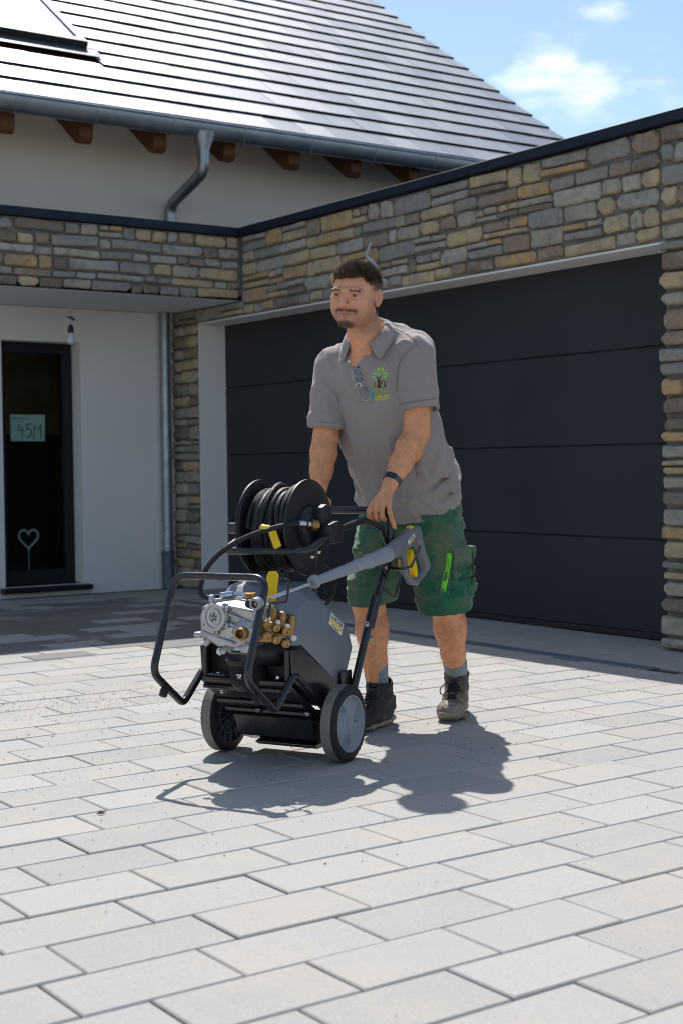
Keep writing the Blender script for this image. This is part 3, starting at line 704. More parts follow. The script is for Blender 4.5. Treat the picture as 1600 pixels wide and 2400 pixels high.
# ================================================================== PRESSURE WASHER
# machine frame: x along the axle (to the picture's right), y backwards, z up; the machine is tipped back on its wheels
MROT = math.atan2(-0.8916006, 0.45282267)
MORG = (-3.12690, -6.54153, 0.0)
def ml(a, b, z): return (a, -b, z)
M_BLACK = simple('black_powder_coat', (0.0105, 0.0115, 0.0145), 0.26, spec=0.6, var=0.12, vscale=14)
M_BLKP = simple('black_plastic', (0.012, 0.0125, 0.015), 0.48, spec=0.45, bump=0.08, bscale=260)
M_RUB = simple('black_rubber', (0.016, 0.016, 0.018), 0.62, spec=0.35, bump=0.1, bscale=200)
M_GREY = simple('grey_moulded_plastic', srgb(112, 119, 128), 0.42, spec=0.45, var=0.04, vscale=4, bump=0.05, bscale=420)
M_GREYL = simple('light_grey_plastic', srgb(142, 146, 152), 0.48, spec=0.4, var=0.05, bump=0.06, bscale=300)
M_ALUC = simple('cast_aluminium', srgb(178, 178, 178), 0.42, metal=0.92, var=0.08, vscale=25, bump=0.18, bscale=340)
M_BRASS = simple('brass', srgb(160, 128, 84), 0.38, metal=1.0, var=0.14, vscale=40)
M_ZN = simple('zinc_bolt', srgb(196, 200, 206), 0.25, metal=1.0, var=0.1, vscale=60)
M_STEEL = simple('stainless_tube', srgb(200, 202, 206), 0.2, metal=1.0, var=0.05, vscale=30)
M_YEL = simple('yellow_plastic', srgb(238, 196, 12), 0.42, spec=0.45, var=0.05)
M_STICK = simple('white_sticker', (0.74, 0.74, 0.73), 0.4, var=0.02)
M_INK = simple('black_ink', (0.01, 0.01, 0.011), 0.5)
def make_tyre():
    m = Mat('dusty_tyre_tread'); v = m.coords(); n = m.noise(v, 30, 6, 0.65); n2 = m.noise(v, 500, 3)
    m.set(color=m.ramp(n, [(0.3, (0.14, 0.13, 0.115)), (0.7, (0.23, 0.215, 0.19))]), rough=0.9, spec=0.2); m.bump(n2, 0.5, 0.002); return m.m
M_TREAD = make_tyre()
pw = empty('pressure_washer', MORG, MROT, label='grey and black wheeled pressure washer with hose reel, tipped back on its wheels', cat='pressure washer')
TR = 0.0125
def bolt(parent, p, axis=(1, 0, 0), r=0.0075):
    b = MB(); b.lathe([(0, r*1.45), (0.0022, r*1.45), (0.0024, r), (0.0085, r), (0.0098, r*0.75)], p, axis, 10); return link('bolt', b.mesh(), M_ZN, parent)
# --- front guard: one bent tube
gp = [(.03, .185), (.225, .322), (.350, .222), (.518, .345), (.388, .648)]
path = [ml(-.175, *p) for p in gp]+[ml(.175, *p) for p in reversed(gp)]
b = MB(); b.tube(fillet(path, [0, .032, .03, .05, .05, .05, .05, .03, .032, 0], 8), TR, 14)
guard = link('guard_frame', b.mesh(), M_BLACK, pw)
for s in (-1, 1):
    f_ = MB(); f_.lathe([(0, .011), (.004, .0135), (.026, .0135), (.029, .010)], ml(s*.175, .452, .287), ml(0, .46, -.9), 12); link('rubber_foot', f_.mesh(), M_RUB, guard)
# --- chassis tray, seen from below
def tp(p, q, t):  # point between
    return (p[0]+(q[0]-p[0])*t, p[1]+(q[1]-p[1])*t)
b = MB()
b.prism([(-.258, .302), (-.258, .288), (-.03, .128), (.06, .075), (.075, .100), (-.03, .160)], 'x', -.168, .168)
tray = link('base_plate', b.mesh(smooth=False, bevel=.003), M_BLACK, pw)
for t_ in (.10, .42, .62, .80):
    p = tp((.262, .285), (.0, .10), t_)
    b = MB(); b.box(-.168, .168, -p[0]-.007, -p[0]+.007, p[1]-.007, p[1]+.006); link('rib', b.mesh(smooth=False, bevel=.002), M_BLACK, tray)
for (aa, t_) in ((-.10, .17), (.13, .17), (-.03, .58), (.16, .58)):
    p = tp((.262, .285), (.0, .10), t_); bolt(tray, ml(aa, p[0]+.006, p[1]-.003), ml(0, .55, -.83), .008)
b = MB(); b.prism([(-.085, .150), (-.06, .075), (.03, .045), (.115, .045), (.135, .12), (.0, .17)], 'x', -.150, .160); link('sump_box', b.mesh(smooth=False, bevel=.004), M_BLACK, pw)
b = MB(); b.prism([(-.045, .052), (-.02, .038), (.09, .036), (.09, .048), (.0, .058)], 'x', -.09, .145); link('skid_plate', b.mesh(smooth=False, bevel=.002), simple('worn_skid_metal', srgb(110, 108, 106), 0.35, metal=0.9, var=0.3, vscale=12), pw)
b = MB(); b.tube([ml(-.245, 0, .13), ml(.245, 0, .13)], .011, 14); link('axle', b.mesh(), M_BLACK, pw)
# --- black side panels
for s in (-1, 1):
    b = MB(); b.prism([(-.243, .402), (-.176, .402), (.082, .250), (.055, .19), (-.02, .175), (-.235, .300)], 'x', s*.168, s*.178)
    b.box(s*.150, s*.1675, -.247, -.225, .30, .403)
    link('side_panel', b.mesh(smooth=False, bevel=.003), M_BLACK, pw)
b = MB(); b.prism([(-.20, .305), (-.20, .505), (-.10, .52), (.06, .30), (.06, .17)], 'x', -.163, .163); link('bulkhead', b.mesh(smooth=False), simple('dark_engine_bay', (0.006, 0.006, 0.007), 0.6), pw)
# --- grey hood
side = [(.238, .415), (.196, .487), (.205, .512), (.115, .556), (.028, .542), (-.165, .424), (-.192, .36), (-.143, .272), (-.080, .250), (.165, .408)]
top = [(.236, .425), (.206, .500), (.222, .528), (.135, .598), (.050, .610), (-.152, .466), (-.205, .372), (-.146, .268), (-.080, .248), (.165, .406)]
n_ = len(side); V = []
for aa, pr in ((-.172, side), (-.122, top), (.122, top), (.172, side)): V += [ml(aa, *p) for p in pr]
F = [tuple(range(n_)), tuple(range(4*n_-1, 3*n_-1, -1))]
for k in range(3):
    for i in range(n_): F.append((k*n_+i, k*n_+(i+1) % n_, (k+1)*n_+(i+1) % n_, (k+1)*n_+i))
b = MB(); b.add(V, F); hood = link('hood', b.mesh(bevel=.007, bseg=2, angle=40), M_GREY, pw)
b = MB(); b.prism([(-.150, .585), (-.04, .632), (.01, .630), (.10, .545), (.03, .54), (-.08, .56)], 'x', -.115, -.02); link('hood_cap', b.mesh(bevel=.01, bseg=2), M_GREY, hood)
# sticker on the hood side
e1 = Vector((0, .093, -.053)).normalized(); e2 = Vector((0, .053, .093)).normalized()
SM = Matrix(((0, 0, 1, .1745), (e1.y, e2.y, 0, .0690), (e1.z, e2.z, 0, .4555), (0, 0, 0, 1)))
b = MB(); b.box(-.050, .050, -.021, .021, -.001, .0006); b.xform(SM); stk = link('sticker', b.mesh(smooth=False), M_STICK, hood)
b = MB(); b.box(-.050, .050, -.009, .0005, .0007, .0011); b.xform(SM); link('yellow_stripe', b.mesh(smooth=False), M_YEL, stk)
text_obj('lettering', 'KÄRCHER', .0195, M_INK, stk, SM @ Matrix.Translation((0, .0105, .0008)), .0002, .0004)
text_obj('small_lettering', 'Professional', .011, M_INK, stk, SM @ Matrix.Translation((0, -.0150, .0008)), .0002, 0)
# --- motor
b = MB(); b.lathe([(0, .052), (.02, .060), (.09, .060), (.10, .066), (.115, .066)], ml(.008, .225, .275), ml(.0, .28, .96), 28); mot = link('motor', b.mesh(angle=40), M_BLKP, pw)
for k in range(9):
    b = MB(); b.lathe([(0, .0615), (.0028, .0615)], ml(.008, .232+.0029*k, .297+.0086*k), ml(0, .28, .96), 28); link('cooling_rib', b.mesh(angle=40), M_BLKP, mot)
b = MB(); b.lathe([(0, .036), (.01, .044), (.14, .044), (.15, .036)], ml(.02, .30, .40), ml(.55, -.70, -.10), 24); link('start_capacitor', b.mesh(angle=40), M_BLKP, pw)
bolt(mot, ml(.012, .292, .318), ml(0, 1, .1), .010)
for aa in (-.11, .12): bolt(pw, ml(aa, .235, .306), (0, 0, 1), .007)
b = MB(); b.box(-.145, -.075, -.252, -.20, .3035, .311); link('foot_bracket', b.mesh(smooth=False, bevel=.002), simple('grey_bracket', (0.05, 0.05, 0.055), 0.5), pw)
# --- pump: cast crankcase with round cover, ribs, brass head
def RX(axis_a, axis_b, axis_z): return Vector(ml(axis_a, axis_b, axis_z)).normalized()
pump = empty('pump', ml(.02, .34, .46), parent=pw)
PO = Vector(ml(.02, .34, .46))
def P(a_, b_, z_): return tuple(Vector(ml(a_, b_, z_))-PO)
V = []; 
sec = [(.404, (-.058, -.044), (.040, .040)), (.300, (-.062, -.062), (.125, .060))]
front = [P(-.055, .405, .555), P(.028, .408, .566), P(.118, .372, .545), P(.122, .372, .452), P(.062, .392, .424), P(-.008, .400, .425), P(-.070, .400, .462), P(-.072, .400, .520)]
back = [P(-.066, .270, .560), P(.012, .270, .568), P(.135, .270, .552), P(.140, .270, .440), P(.070, .270, .410), P(-.010, .270, .408), P(-.085, .270, .448), P(-.085, .270, .525)]
b = MB(); n8 = 8
b.add(front+back, [tuple(range(n8)), tuple(range(2*n8-1, n8-1, -1))]+[(i, (i+1) % n8, (i+1) % n8+n8, i+n8) for i in range(n8)])
cc = link('crankcase', b.mesh(bevel=.009, bseg=3, angle=50), M_ALUC, pump)
FA = Vector(ml(-.12, .99, .02)).normalized()
b = MB(); b.lathe([(-.02, .047), (.014, .047), (.018, .044), (.018, .036), (.0145, .035), (.0145, .027), (.019, .0265), (.019, .017), (.016, .0165), (.016, .0)], P(-.004, .400, .520), FA, 40, cap=False); cov = link('round_cover', b.mesh(angle=40), M_ALUC, cc)
b = MB()
for k in range(5):
    a_ = 2*math.pi*k/5+.3; up_ = Vector((0, 0, 1)); sd_ = FA.cross(up_).normalized()
    c0 = Vector(P(-.004, .400, .520))+FA*.018; dv = sd_*math.cos(a_)+up_*math.sin(a_)
    b.tube([c0+dv*.004, c0+dv*.0135], .0017, 6)
link('cover_emblem', b.mesh(), simple('dark_recess', (0.05, 0.05, 0.05), 0.5), cov)
for k in range(6):
    a_ = 2*math.pi*k/6+.5; up_ = Vector((0, 0, 1)); sd_ = FA.cross(up_).normalized()
    c0 = Vector(P(-.004, .400, .520))+(sd_*math.cos(a_)+up_*math.sin(a_))*.050
    b = MB(); b.lathe([(-.02, .0095), (.012, .0088), (.014, .006), (.014, .0045), (.010, .004)], c0, FA, 12); link('cover_lug', b.mesh(angle=40), M_ALUC, cc)
for (p, q) in (((.045, .408, .530), (.118, .375, .500)), ((.045, .408, .500), (.118, .375, .470)), ((-.060, .402, .470), (.055, .396, .436)), ((.04, .404, .556), (.115, .374, .540)), ((-.068, .398, .458), (.10, .380, .452))):
    b = MB(); b.tube([P(*p), P(*q)], .0045, 8); link('casting_rib', b.mesh(), M_ALUC, cc)
for (c0, ax) in (((-.075, .39, .458), (-.9, .4, 0)), ((-.050, .36, .563), (0, .1, 1)), ((.02, .39, .42), (0, .8, -.6)), ((-.068, .35, .435), (-.6, .3, -.7))):
    b = MB(); b.lathe([(0, .0105), (.018, .0095), (.022, .007)], P(*c0), ml(*ax), 14); link('boss', b.mesh(angle=40), M_ALUC, cc)
b = MB(); b.lathe([(0, .048), (.012, .050), (.03, .048), (.036, .030)], P(.04, .325, .428), ml(0, .15, -.98), 24); bell = link('bell_housing', b.mesh(angle=40), M_ALUC, pump)
for k in range(2):
    b = MB(); b.box(-.018, .018, -.003, .003, -.0025, .0025); b.xform(Matrix.Translation(P(.048, .376-.001*k, .408-.013*k))); link('slot', b.mesh(bevel=.0015), simple('slot_black', (0.01, 0.01, 0.01), 0.7), bell)
bolt(bell, P(-.012, .375, .405), ml(-.3, 1, 0), .009)
# ribbed inlet collar and brass inlet
IA = Vector(ml(.25, .95, .02)).normalized()
b = MB(); b.lathe([(-.01, .040), (.004, .040), (.016, .028), (.018, .022)], P(.092, .392, .472), IA, 28); col_ = link('inlet_collar', b.mesh(angle=40), M_ALUC, pump)
for k in range(14):
    a_ = 2*math.pi*k/14; up_ = Vector((0, 0, 1)); sd_ = IA.cross(up_).normalized(); dv = sd_*math.cos(a_)+up_*math.sin(a_); c0 = Vector(P(.092, .392, .472))
    b = MB(); b.tube([c0+dv*.040+IA*.003, c0+dv*.023+IA*.017], .0032, 6); link('collar_rib', b.mesh(), M_ALUC, col_)
b = MB(); b.lathe([(0, .022), (.012, .022), (.012, .0195), (.034, .0195), (.036, .0185), (.036, .0145), (.006, .0140), (.006, 0)], Vector(P(.092, .392, .472))+IA*.012, IA, 26, cap=False); link('brass_inlet', b.mesh(angle=40), M_BRASS, pump)
# brass pump head: three valve columns, two rows of hexagon plugs
head_p = [(.140, .325), (.160, .300), (.180, .275)]
b = MB(); b.prism([(-.345, .438), (-.345, .505), (-.255, .505), (-.255, .438)], 'x', .105, .165); b.v = [tuple(Vector(p)-PO) for p in b.v]; bh = link('brass_head', b.mesh(bevel=.007, bseg=2), M_BRASS, pump)
HA = Vector(ml(.62, .72, -.05)).normalized()
for (a_, b_) in head_p:
    dz = (a_-.140)*-.7
    c = MB(); c.lathe([(0, .0140), (.042, .0140), (.046, .0155), (.052, .0155), (.056, .0128), (.066, .0128), (.068, .010)], P(a_-.005, b_-.02, .478+dz), ml(.12, -.15, .98), 20); link('valve_column', c.mesh(angle=40), M_BRASS, pump)
    for (z0, r0) in ((.498, .0125), (.460, .0140)):
        c = MB(); c.lathe([(-.02, r0), (.012, r0), (.0125, r0*.86), (.020, r0*.86), (.021, r0*.75), (.021, r0*.48), (.015, r0*.45), (.015, 0)], P(a_+.006, b_+.022, z0+dz), HA, 20, cap=False); link('valve_plug', c.mesh(angle=40), M_BRASS, pump)
    bolt(pump, P(a_+.012, b_+.018, .515+dz), HA, .0058)
bolt(pump, P(.205, .275, .447), HA, .0065)
# outlet: elbow fitting to the hose
b = MB(); b.tube(smoothpath([P(.052, .30, .566), P(.045, .298, .580), P(.02, .290, .584), P(-.014, .284, .582)], 6), .0075, 12); link('elbow_pipe', b.mesh(), M_ZN, pump)
b = MB(); b.tube([P(-.012, .284, .582), P(-.062, .281, .575)], [.0115, .0125], 16); link('hose_ferrule', b.mesh(), M_ZN, pump)
b = MB(); b.lathe([(0, .019), (.012, .019), (.016, .014), (.034, .014), (.036, .018), (.046, .018)], P(.062, .300, .545), ml(0, .1, 1), 18); link('outlet_block', b.mesh(angle=40), M_BRASS, pump)
b = MB(); b.lathe([(0, .012), (.03, .015), (.034, .011)], P(.085, .335, .555), ml(.3, .9, .2), 16); link('regulator_knob', b.mesh(angle=40), M_BLKP, pump)
# yellow lever plate
b = MB(); b.add([ml(.052, .215, .545), ml(.094, .205, .545), ml(.106, .200, .642), ml(.098, .200, .654), ml(.074, .205, .654), ml(.066, .206, .644)], [(0, 1, 2, 3, 4, 5)])
b.v += [(x, y+.006, z) for x, y, z in b.v]; b.f = [(0, 1, 2, 3, 4, 5), (11, 10, 9, 8, 7, 6)]+[(i, i+6, (i+1) % 6+6, (i+1) % 6) for i in range(6)]; b.mi = [0]*8
link('yellow_lever', b.mesh(bevel=.0018), M_YEL, pw)
# --- handle
hz = [(-.150, .235), (-.236, .400), (-.378, .648), (-.440, .745), (-.440, .835)]
for s in (-1, 1):
    b = MB(); b.tube([ml(s*.2, -.120, .185), ml(s*.2, -.315, .535)], .0140, 14); link('lower_handle_tube', b.mesh(), M_BLACK, pw)
    b = MB(); b.prism([(.08, .17), (.08, .29), (.155, .29), (.165, .17)], 'x', s*.186, s*.182); b.box(s*.166, s*.187, .085, .155, .172, .285); link('handle_bracket', b.mesh(smooth=False, bevel=.002), M_BLACK, pw)
    b = MB(); b.prism([(.352, .62), (.358, .67), (.392, .672), (.415, .640), (.372, .590)], 'x', s*.2145, s*.2185); link('gusset', b.mesh(smooth=False, bevel=.001), M_BLACK, pw)
    for (b_, z_) in ((-.222, .442), (-.250, .388), (-.370, .632)): bolt(pw, ml(s*.214, b_+.006, z_), ml(s, 0, 0), .0075)
path = [ml(.2, -.272, .422), ml(.2, -.392, .632), ml(.2, -.440, .720), ml(.2, -.440, .834), ml(-.2, -.440, .834), ml(-.2, -.440, .720), ml(-.2, -.392, .632), ml(-.2, -.272, .422)]
b = MB(); b.tube(fillet(path, [0, .1, .06, .030, .030, .06, .1, 0], 8), .0140, 16); link('push_handle', b.mesh(), M_BLACK, pw)
# reel frame
rp = [(.196, -.425, .715), (.190, -.395, .770), (.178, -.272, .806), (.168, -.075, .772), (.160, .085, .722), (.150, .135, .714)]
path = [ml(*p) for p in rp]+[ml(-p[0], p[1], p[2]) for p in reversed(rp)]
b = MB(); b.tube(fillet(path, [0, .05, .07, .2, .08, .045, .045, .08, .2, .07, .05, 0], 8), TR, 14); link('reel_frame', b.mesh(), M_BLACK, pw)
for (b_, z_) in ((.075, .712), (.03, .725)): bolt(pw, ml(.165, b_, z_-.013), (0, 0, -1), .0065)
# --- reel
reel = empty('hose_reel', ml(0, -.035, .788), parent=pw)
def flange(a0, s):
    f_ = MB(); prof = [(0, .0), (0, .155), (.004*s, .160), (.004*s, .1655), (.012*s, .1655), (.012*s, .159), (.007*s, .152), (.007*s, .0)]
    f_.lathe(prof, (a0, 0, 0), (1, 0, 0), 64, cap=False); return link('flange', f_.mesh(angle=35), M_BLKP, reel)
fr_ = flange(.082, 1); fl_ = flange(-.092, -1)
for k in range(12):
    a_ = 2*math.pi*k/12; b = MB(); b.box(-.0925, -.0885, -.0015, .0015, .06, .150); b.xform(Matrix.Rotation(a_, 4, 'X')); link('flange_rib', b.mesh(smooth=False), M_BLKP, fl_)
b = MB(); b.lathe([(-.091, .07), (.081, .07)], (0, 0, 0), (1, 0, 0), 32); link('drum', b.mesh(), M_BLKP, reel)
hr = random.Random(4); pts = []
for layer, (R0, n_t, a0, a1) in enumerate(((.118, 8, -.080, .072), (.136, 6, .062, -.056))):
    for k in range(n_t*36):
        t_ = k/(n_t*36); a_ = 2*math.pi*k/36
        wob = .005*math.sin(3*t_*n_t+layer)+.006*math.sin(a_*1+t_*9)+.004*math.sin(a_*3+t_*31)
        pts.append((a0+(a1-a0)*t_+.007*math.sin(a_*2+layer+t_*7), -math.cos(a_)*(R0+wob), math.sin(a_)*(R0+wob)-(.004 if layer else 0)))
b = MB(); b.tube(pts, .0102, 8); link('wound_hose', b.mesh(), M_RUB, reel)
# swivel housing on the right flange
b = MB(); b.lathe([(.085, .074), (.10, .073), (.112, .066), (.118, .052)], (0, 0, 0), (1, 0, 0), 36); hs_ = link('swivel_housing', b.mesh(angle=40), M_BLKP, reel)
b = MB(); b.prism([(-.005, .070), (.030, .080), (.062, .060), (.075, .02), (.075, -.03), (.02, -.03), (-.01, .0)], 'x', .095, .148); link('housing_cap', b.mesh(bevel=.006, bseg=2), M_BLKP, reel)
b = MB(); b.prism([(-.015, -.055), (-.015, .012), (.050, .022), (.085, .005), (.085, -.055)], 'x', .140, .182); link('bearing_block', b.mesh(bevel=.005, bseg=2), M_BLKP, reel)
b = MB(); b.prism([(-.075, -.02), (-.075, -.012), (.0, .06), (.0, -.02)], 'x', .10, .106); b.prism([(-.055, -.06), (-.03, -.055), (.0, -.005), (.0, -.06)], 'x', .118, .123); link('web', b.mesh(smooth=False), M_BLKP, reel)
b = MB(); b.lathe([(0, .020), (.034, .020), (.036, .018)], (-.19-.035, 0, -.005), (1, 0, 0), 20); b.lathe([(0, .019), (.09, .019)], (-.20, 0, -.005), (1, 0, 0), 20); link('crank_stub', b.mesh(angle=40), M_BLACK, reel)
# hose from swivel to pump
hp_ = [(.128, .015, .800), (.118, .060, .806), (.095, .115, .803), (.062, .152, .794), (-.019, .195, .764), (-.093, .226, .718), (-.138, .252, .664), (-.153, .270, .604), (-.142, .280, .575), (-.110, .283, .567), (-.060, .281, .5745)]
b = MB(); b.tube(smoothpath([ml(*p) for p in hp_], 10), .0088, 12); link('pressure_hose', b.mesh(), M_RUB, pw)
b = MB(); b.tube([ml(.136, .000, .798), ml(.124, .040, .804)], .0115, 14); b.tube([ml(.122, .046, .805), ml(.112, .075, .807)], .0105, 14); link('hose_nipple', b.mesh(), M_ZN, pw)
b = MB(); b.tube([ml(.138, -.004, .797), ml(.129, .022, .801)], .0185, 18); link('brass_nut', b.mesh(), M_BRASS, pw)
# yellow warning tag on the hose
b = MB(); b.box(-.0150, .0150, -.003, .003, -.036, .036); b.xform(Matrix.Translation(ml(.054, .132, .758)) @ Matrix.Rotation(R(-28), 4, 'Y') @ Matrix.Rotation(R(-12), 4, 'X')); b.tube([ml(.022, .158, .797), ml(.034, .164, .793), ml(.050, .155, .792)], .0125, 10); link('yellow_tag', b.mesh(bevel=.002), M_YEL, pw)
# supports under the reel and loose hose loops behind
for s in (-1, 1):
    b = MB(); b.tube([ml(s*.075, -.09, .50), ml(s*.085, -.09, .72)], .014, 12); link('reel_post', b.mesh(), M_BLACK, pw)
b = MB(); b.tube(smoothpath([ml(.06, -.17, .66), ml(.10, -.20, .60), ml(.085, -.18, .52), ml(.03, -.10, .50)], 8), .007, 8); b.tube(smoothpath([ml(.02, -.15, .66), ml(.05, -.22, .60), ml(.06, -.2, .50)], 8), .0045, 8); link('power_cable', b.mesh(), M_RUB, pw)
# lance hooks
b = MB(); b.tube(fillet([ml(.176, .385, .520), ml(.176, .370, .568), ml(.215, .335, .570), ml(.224, .330, .640), ml(.208, .340, .643)], .010, 5), .0042, 8); link('lance_hook', b.mesh(), M_BLACK, pw)
b = MB(); b.tube(fillet([ml(.205, -.40, .63), ml(.27, -.395, .623), ml(.278, -.452, .630), ml(.278, -.532, .700)], .018, 5), .0052, 8); link('gun_hook', b.mesh(), M_BLACK, pw)
b = MB(); b.tube(fillet([ml(.205, -.375, .553), ml(.222, -.43, .515), ml(.222, -.478, .585)], .012, 5), .0045, 8); link('cable_hook', b.mesh(), M_BLACK, pw)
# --- wheels
M_ZR = simple('grey_rib_plastic', (0.085, 0.095, 0.11), 0.4)
def wheel(a0, s):
    w_ = empty('wheel', ml(a0, 0, .13), parent=pw)
    t = MB(); t.lathe([(-.0275, .098), (-.0275, .112), (-.024, .121), (-.0195, .1270), (-.0185, .1300), (.0185, .1300), (.0195, .1270), (.024, .121), (.0275, .112), (.0275, .096)], (0, 0, 0), (1, 0, 0), 72, cap=False)
    me = t.mesh(angle=30); me.materials.append(M_RUB); me.materials.append(M_TREAD)
    for p in me.polygons:
        c = p.center; rr = math.hypot(c.y, c.z)
        if rr > .1285 and abs(c.x) < .018: p.material_index = 1
    link('tyre', me, None, w_)
    notch = MB()
    for k in range(40):
        a_ = 2*math.pi*k/40; q = MB(); q.box(.0190, .0250, -.0030, .0030, .1120, .1222); q.xform(Matrix.Rotation(a_, 4, 'X')); notch.add(q.v, q.f)
        q = MB(); q.box(-.0250, -.0190, -.0030, .0030, .1120, .1222); q.xform(Matrix.Rotation(a_, 4, 'X')); notch.add(q.v, q.f)
    link('tread_lugs', notch.mesh(smooth=False), M_RUB, w_, kind='stuff')
    # outer side: dished grey rim with three hollows and a hexagon cap; the outer side is +x for s=1
    N = 72; rings = [(.000, .0), (.000, .020), (.0015, .028), (.001, .040), (-.001, .055), (-.004, .070), (-.006, .080), (-.003, .0865), (.006, .090), (.0075, .0955), (.0015, .0985)]
    V = []
    for (d_, r_) in rings:
        for k in range(N):
            a_ = 2*math.pi*k/N; dd = d_
            tri = math.cos(3*a_-.9)
            if .036 < r_ < .085 and tri > .35:
                fr2 = max(0, 1-abs(r_-.060)/.026); dd -= .017*min(1, (tri-.35)/.28)*min(1, fr2*1.6)
            V.append((s*(.022+dd), math.cos(a_)*r_, math.sin(a_)*r_))
    Fq = []
    for i in range(len(rings)-1):
        for k in range(N): Fq.append((i*N+k, i*N+(k+1) % N, (i+1)*N+(k+1) % N, (i+1)*N+k))
    b = MB(); b.add(V, Fq); link('rim', b.mesh(angle=28), M_GREYL, w_)
    b = MB(); hexp = [(.0235*math.cos(math.pi*k/3+.5), .0275*math.sin(math.pi*k/3+.5)) for k in range(6)]; b.prism(hexp, 'x', s*.0222, s*.0245); link('hub_cap', b.mesh(bevel=.001), M_GREYL, w_)
    # inner side: dark ribbed dish
    b = MB(); b.lathe([(-s*.010, .0), (-s*.010, .095), (-s*.022, .098)], (0, 0, 0), (1, 0, 0), 48, cap=False); dish = link('inner_dish', b.mesh(angle=40), simple('dark_grey_plastic', (0.022, 0.026, 0.033), 0.45), w_)
    b = MB(); b.lathe([(-s*.010, .024), (-s*.034, .022), (-s*.034, .012)], (0, 0, 0), (1, 0, 0), 24); link('hub', b.mesh(angle=40), M_BLKP, w_)
    for k in range(14):
        b = MB(); x0, x1 = sorted((-s*.0105, -s*.0225)); b.box(x0, x1, -.0012, .0012, .020, .097); b.xform(Matrix.Rotation(2*math.pi*k/14, 4, 'X')); link('spoke', b.mesh(smooth=False), M_ZR, dish)
    b = MB(); b.lathe([(-s*.0105, .0655), (-s*.0215, .0655), (-s*.0215, .0675), (-s*.0105, .0675)], (0, 0, 0), (1, 0, 0), 40, cap=False); link('stiffening_ring', b.mesh(smooth=False), M_ZR, dish)
    return w_
wheel(.235, 1); wheel(-.235, -1)

# ================================================================== SPRAY LANCE (lies in the hooks)
N_ = Vector(ml(.165, .448, .570)); G_ = Vector(ml(.24, -.375, .685))
lance = empty('spray_lance', MORG, MROT, label='grey high-pressure trigger gun with yellow trigger and steel lance hooked on the machine', cat='spray gun')
dirv = (G_-N_).normalized(); L_ = (G_-N_).length
def along(d_): return N_+dirv*d_
b = MB(); b.lathe([(0, .012), (0, .0195), (.004, .0205), (.022, .0205), (.03, .018), (.05, .0145), (.052, .009)], N_, dirv, 24, cap=False); nz = link('nozzle_guard', b.mesh(angle=40), M_GREYL, lance)
b = MB(); b.lathe([(.010, 0), (.010, .0115)], N_, dirv, 16, cap=False); b.lathe([(.004, .0), (.004, .0055), (.010, .006)], N_, dirv, 12, cap=False); link('nozzle_tip', b.mesh(angle=40), M_BRASS, lance)
b = MB(); b.tube([along(.04), along(L_*.52)], .0062, 14); link('lance_tube', b.mesh(), M_STEEL, lance)
d0 = L_*.385
prof = [(d0, .008), (d0, .0205), (d0+.010, .0235), (d0+.016, .0235), (d0+.024, .0165), (d0+.035, .0155), (d0+.13, .0178), (d0+.21, .0192), (d0+.27, .0210), (d0+.33, .0215), (d0+.337, .0245), (d0+.35, .0265), (d0+.368, .0265), (d0+.378, .0245), (d0+.45, .0280), (d0+.475, .0290), (d0+.49, .027)]
b = MB(); b.lathe(prof, N_, dirv, 28); link('fore_grip', b.mesh(angle=40), M_GREYL, lance)
TRG = [(-.524, .690), (-.506, .664), (-.514, .640), (-.540, .592), (-.556, .580), (-.568, .592), (-.562, .618), (-.546, .652)]
b = MB(); b.prism([(-p[0], p[1]) for p in TRG], 'x', .229, .252); link('trigger', b.mesh(bevel=.003), M_YEL, lance)
b = MB(); b.lathe([(0, .0105), (.012, .0105), (.013, .0125), (.02, .0125), (.022, .0105), (.03, .0105), (.031, .012), (.04, .012)], ml(.24, -.426, .655), (0, 0, -1), 16); link('brass_coupling', b.mesh(angle=40), M_BRASS, lance)
YT = [(-.501, .761), (-.523, .768), (-.551, .766), (-.531, .758)]
b = MB(); b.prism([(-YT[0][0], YT[0][1]+.006), (-YT[1][0], YT[1][1]+.008), (-YT[2][0], YT[2][1]-.002), (-YT[3][0], YT[3][1]-.006)], 'x', .231, .250); link('safety_catch', b.mesh(bevel=.001), M_YEL, lance)
GS = [(-.458, .723), (-.515, .748), (-.517, .733), (-.469, .706)]
b = MB(); b.prism([(-p[0], p[1]) for p in GS], 'x', .2618, .2632); gst = link('gun_sticker', b.mesh(smooth=False), M_STICK, lance)
p0 = Vector((0, -GS[0][0], GS[0][1])); p1 = Vector((0, -GS[1][0], GS[1][1])); e1 = (p1-p0).normalized(); e2 = Vector((1, 0, 0)).cross(e1)
mid = (p0+p1)*.5-e2*.006
GM = Matrix(((0, 0, 1, .2634), (e1.y, e2.y, 0, mid.y), (e1.z, e2.z, 0, mid.z), (0, 0, 0, 1)))
text_obj('gun_lettering', 'KÄRCHER', .0085, M_INK, gst, GM, .0002, .0002)
b = MB(); b.box(-.02, .02, -.010, -.004, .0, .0004); b.xform(GM); link('gun_stripe', b.mesh(smooth=False), M_YEL, gst)
